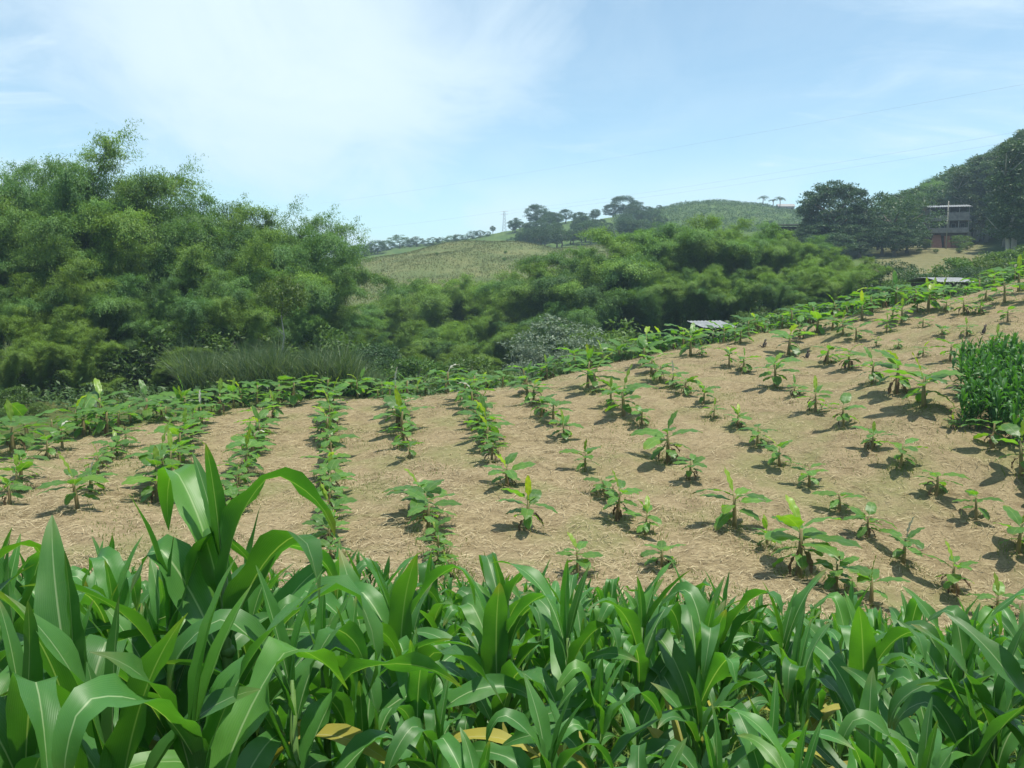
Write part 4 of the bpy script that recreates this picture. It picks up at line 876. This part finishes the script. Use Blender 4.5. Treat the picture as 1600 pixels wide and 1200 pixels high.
# weeds round the banana plants and in patches
Ps = []; Hs = []
for bx_, by_, h in banana_xy:
    k = rnd.choice([15, 40, 80, 160]) if by_ < 44 else 50; q = rg.normal(size=(k, 2)) * .36; Ps.append(np.stack([bx_ + q[:, 0], by_ + q[:, 1]], -1)); Hs.append(rg.uniform(.06, .28, k))
X, Y = scatter(60000, 15.5, 60, -.72, .72, rg, 1.0)
pat = np.sin(X * .55 + 1.3 * np.sin(Y * .31)) * np.sin(Y * .42 + X * .13) + .35 * np.sin(X * 1.9 + Y * 1.3)
ok = (Y < edgeY(X / Y) + 1.5) & ((pat > .5) | (Y > edgeY(X / Y) - .6)); Ps.append(np.stack([X[ok], Y[ok]], -1)); Hs.append(rg.uniform(.04, .17, ok.sum()))
Pq = np.concatenate(Ps); H = np.concatenate(Hs); P3 = np.column_stack([Pq, ground(Pq[:, 0], Pq[:, 1]) - .01])
V, Fq = blades(P3, H, .022, .5, rg)
tag(link('field_weeds', mk_mesh('field_weeds', V, Fq, M['weed'])), 'thin green weeds growing in patches through the straw', 'weeds', kind='stuff')
# grass under the maize
X, Y = scatter(60000, 1.0, 16, -.78, .78, rg, 1.3)
P3 = np.column_stack([X, Y, ground(X, Y) - .01]); V, Fq = blades(P3, rg.uniform(.1, .5, len(X)), .018, .7, rg, 3)
tag(link('maize_undergrowth', mk_mesh('maize_undergrowth', V, Fq, M['under'])), 'tangled yellow-green grass growing between the maize stalks', 'grass', kind='stuff')
# tall cane grass before the grove
pxs = rg.uniform(285, 600, 14000); Yc = rg.uniform(51.5, 60, 14000); X = (pxs - 800) / F * Yc
P3 = np.column_stack([X, Yc, ground(X, Yc) - .05]); top = 4.1 - 2.0 * np.clip((pxs - 520) / 80, 0, 1) + .5 * np.sin(pxs * .05)
V, Fq = blades(P3, np.maximum(top, 1.2) * (.45 + .6 * rg.random(14000) ** .7) * (1 + .12 * np.sin(pxs * .12) + .1 * np.sin(pxs * .31)), .07, rg.uniform(.05, .8, 14000), rg, 4)
tag(link('cane_grass', mk_mesh('cane_grass', V, Fq, M['cane'])), 'tall dense cane grass between the banana crest and bamboo grove', 'cane grass', kind='stuff')
pxs = rg.uniform(780, 1000, 4000); Yc = rg.uniform(54, 64, 4000); X = (pxs - 800) / F * Yc
V, Fq = blades(np.column_stack([X, Yc, ground(X, Yc) - .05]), rg.uniform(.8, 2.0, 4000), .05, .5, rg, 3)
tag(link('crest_grass', mk_mesh('crest_grass', V, Fq, M['cane'])), 'rank green grass just beyond the middle of the banana crest', 'grass', kind='stuff')
# hill pasture tufts and far coffee shrubs
X, Y = scatter(90000, 150, 300, -.28, .16, rg); P3 = np.column_stack([X, Y, ground(X, Y) - .05])
V, Fq = blades(P3, rg.uniform(.2, .7, len(X)), .16, .5, rg, 1)
tag(link('hill_grass', mk_mesh('hill_grass', V, Fq, M['tuft'])), 'tufted olive brown grass covering the rounded middle hill', 'grass', kind='stuff')
X, Y = scatter(9000, 330, 520, .12, .5, rg); n = 8
P3 = np.repeat(np.column_stack([X, Y, ground(X, Y)]), n, 0) + rg.normal(size=(len(X) * n, 3)) * np.array([.45, .45, .3]) + np.array([0, 0, .6])
V, Fq = cards(P3, rg.normal(size=P3.shape), .7, .4, rg, np.tile([0, -.2, 1.], (len(P3), 1)))
tag(link('coffee_shrubs', mk_mesh('coffee_shrubs', V, Fq, M['coffee'])), 'low green coffee shrubs covering the bright far hillside', 'shrubs', kind='stuff')
# low thicket floor in the hollow so that the grove closes at its foot
X, Y = scatter(14000, 48, 125, -.75, .75, rg); ok = Y > edgeY(X / Y) + 1.5; X, Y = X[ok], Y[ok]; n = 6
P3 = np.repeat(np.column_stack([X, Y, ground(X, Y)]), n, 0) + rg.normal(size=(len(X) * n, 3)) * np.array([.5, .5, .35]) + np.array([0, 0, .5])
V, Fq = cards(P3, rg.normal(size=P3.shape), rg.uniform(.25, .5, len(P3)), .16, rg, np.tile([0, -.2, 1.], (len(P3), 1)))
tag(link('thicket_floor', mk_mesh('thicket_floor', V, Fq, M['coffee'])), 'low leafy undergrowth covering the valley floor beyond the field', 'undergrowth', kind='stuff')

# ------------------------------------------------------------------ haze
zl = float(GZ.min()) - 1.0; zh = 75.0
hz = MB().box(gx[0] - 20, gx[-1] + 20, gy[0] - 20, gy[-1] + 20, zl, zh)
hm = bpy.data.materials.new('haze'); hm.use_nodes = True; ht = hm.node_tree; ht.nodes.clear()
ho = ht.nodes.new('ShaderNodeOutputMaterial'); hv = ht.nodes.new('ShaderNodeVolumePrincipled')
hv.inputs['Color'].default_value = (.62, .82, 1.0, 1); hv.inputs['Density'].default_value = .00045; hv.inputs['Anisotropy'].default_value = .1
ht.links.new(hv.outputs[0], ho.inputs['Volume'])
tag(hz.build('haze', hm), 'thin bluish haze filling the valley air', 'haze', kind='stuff')
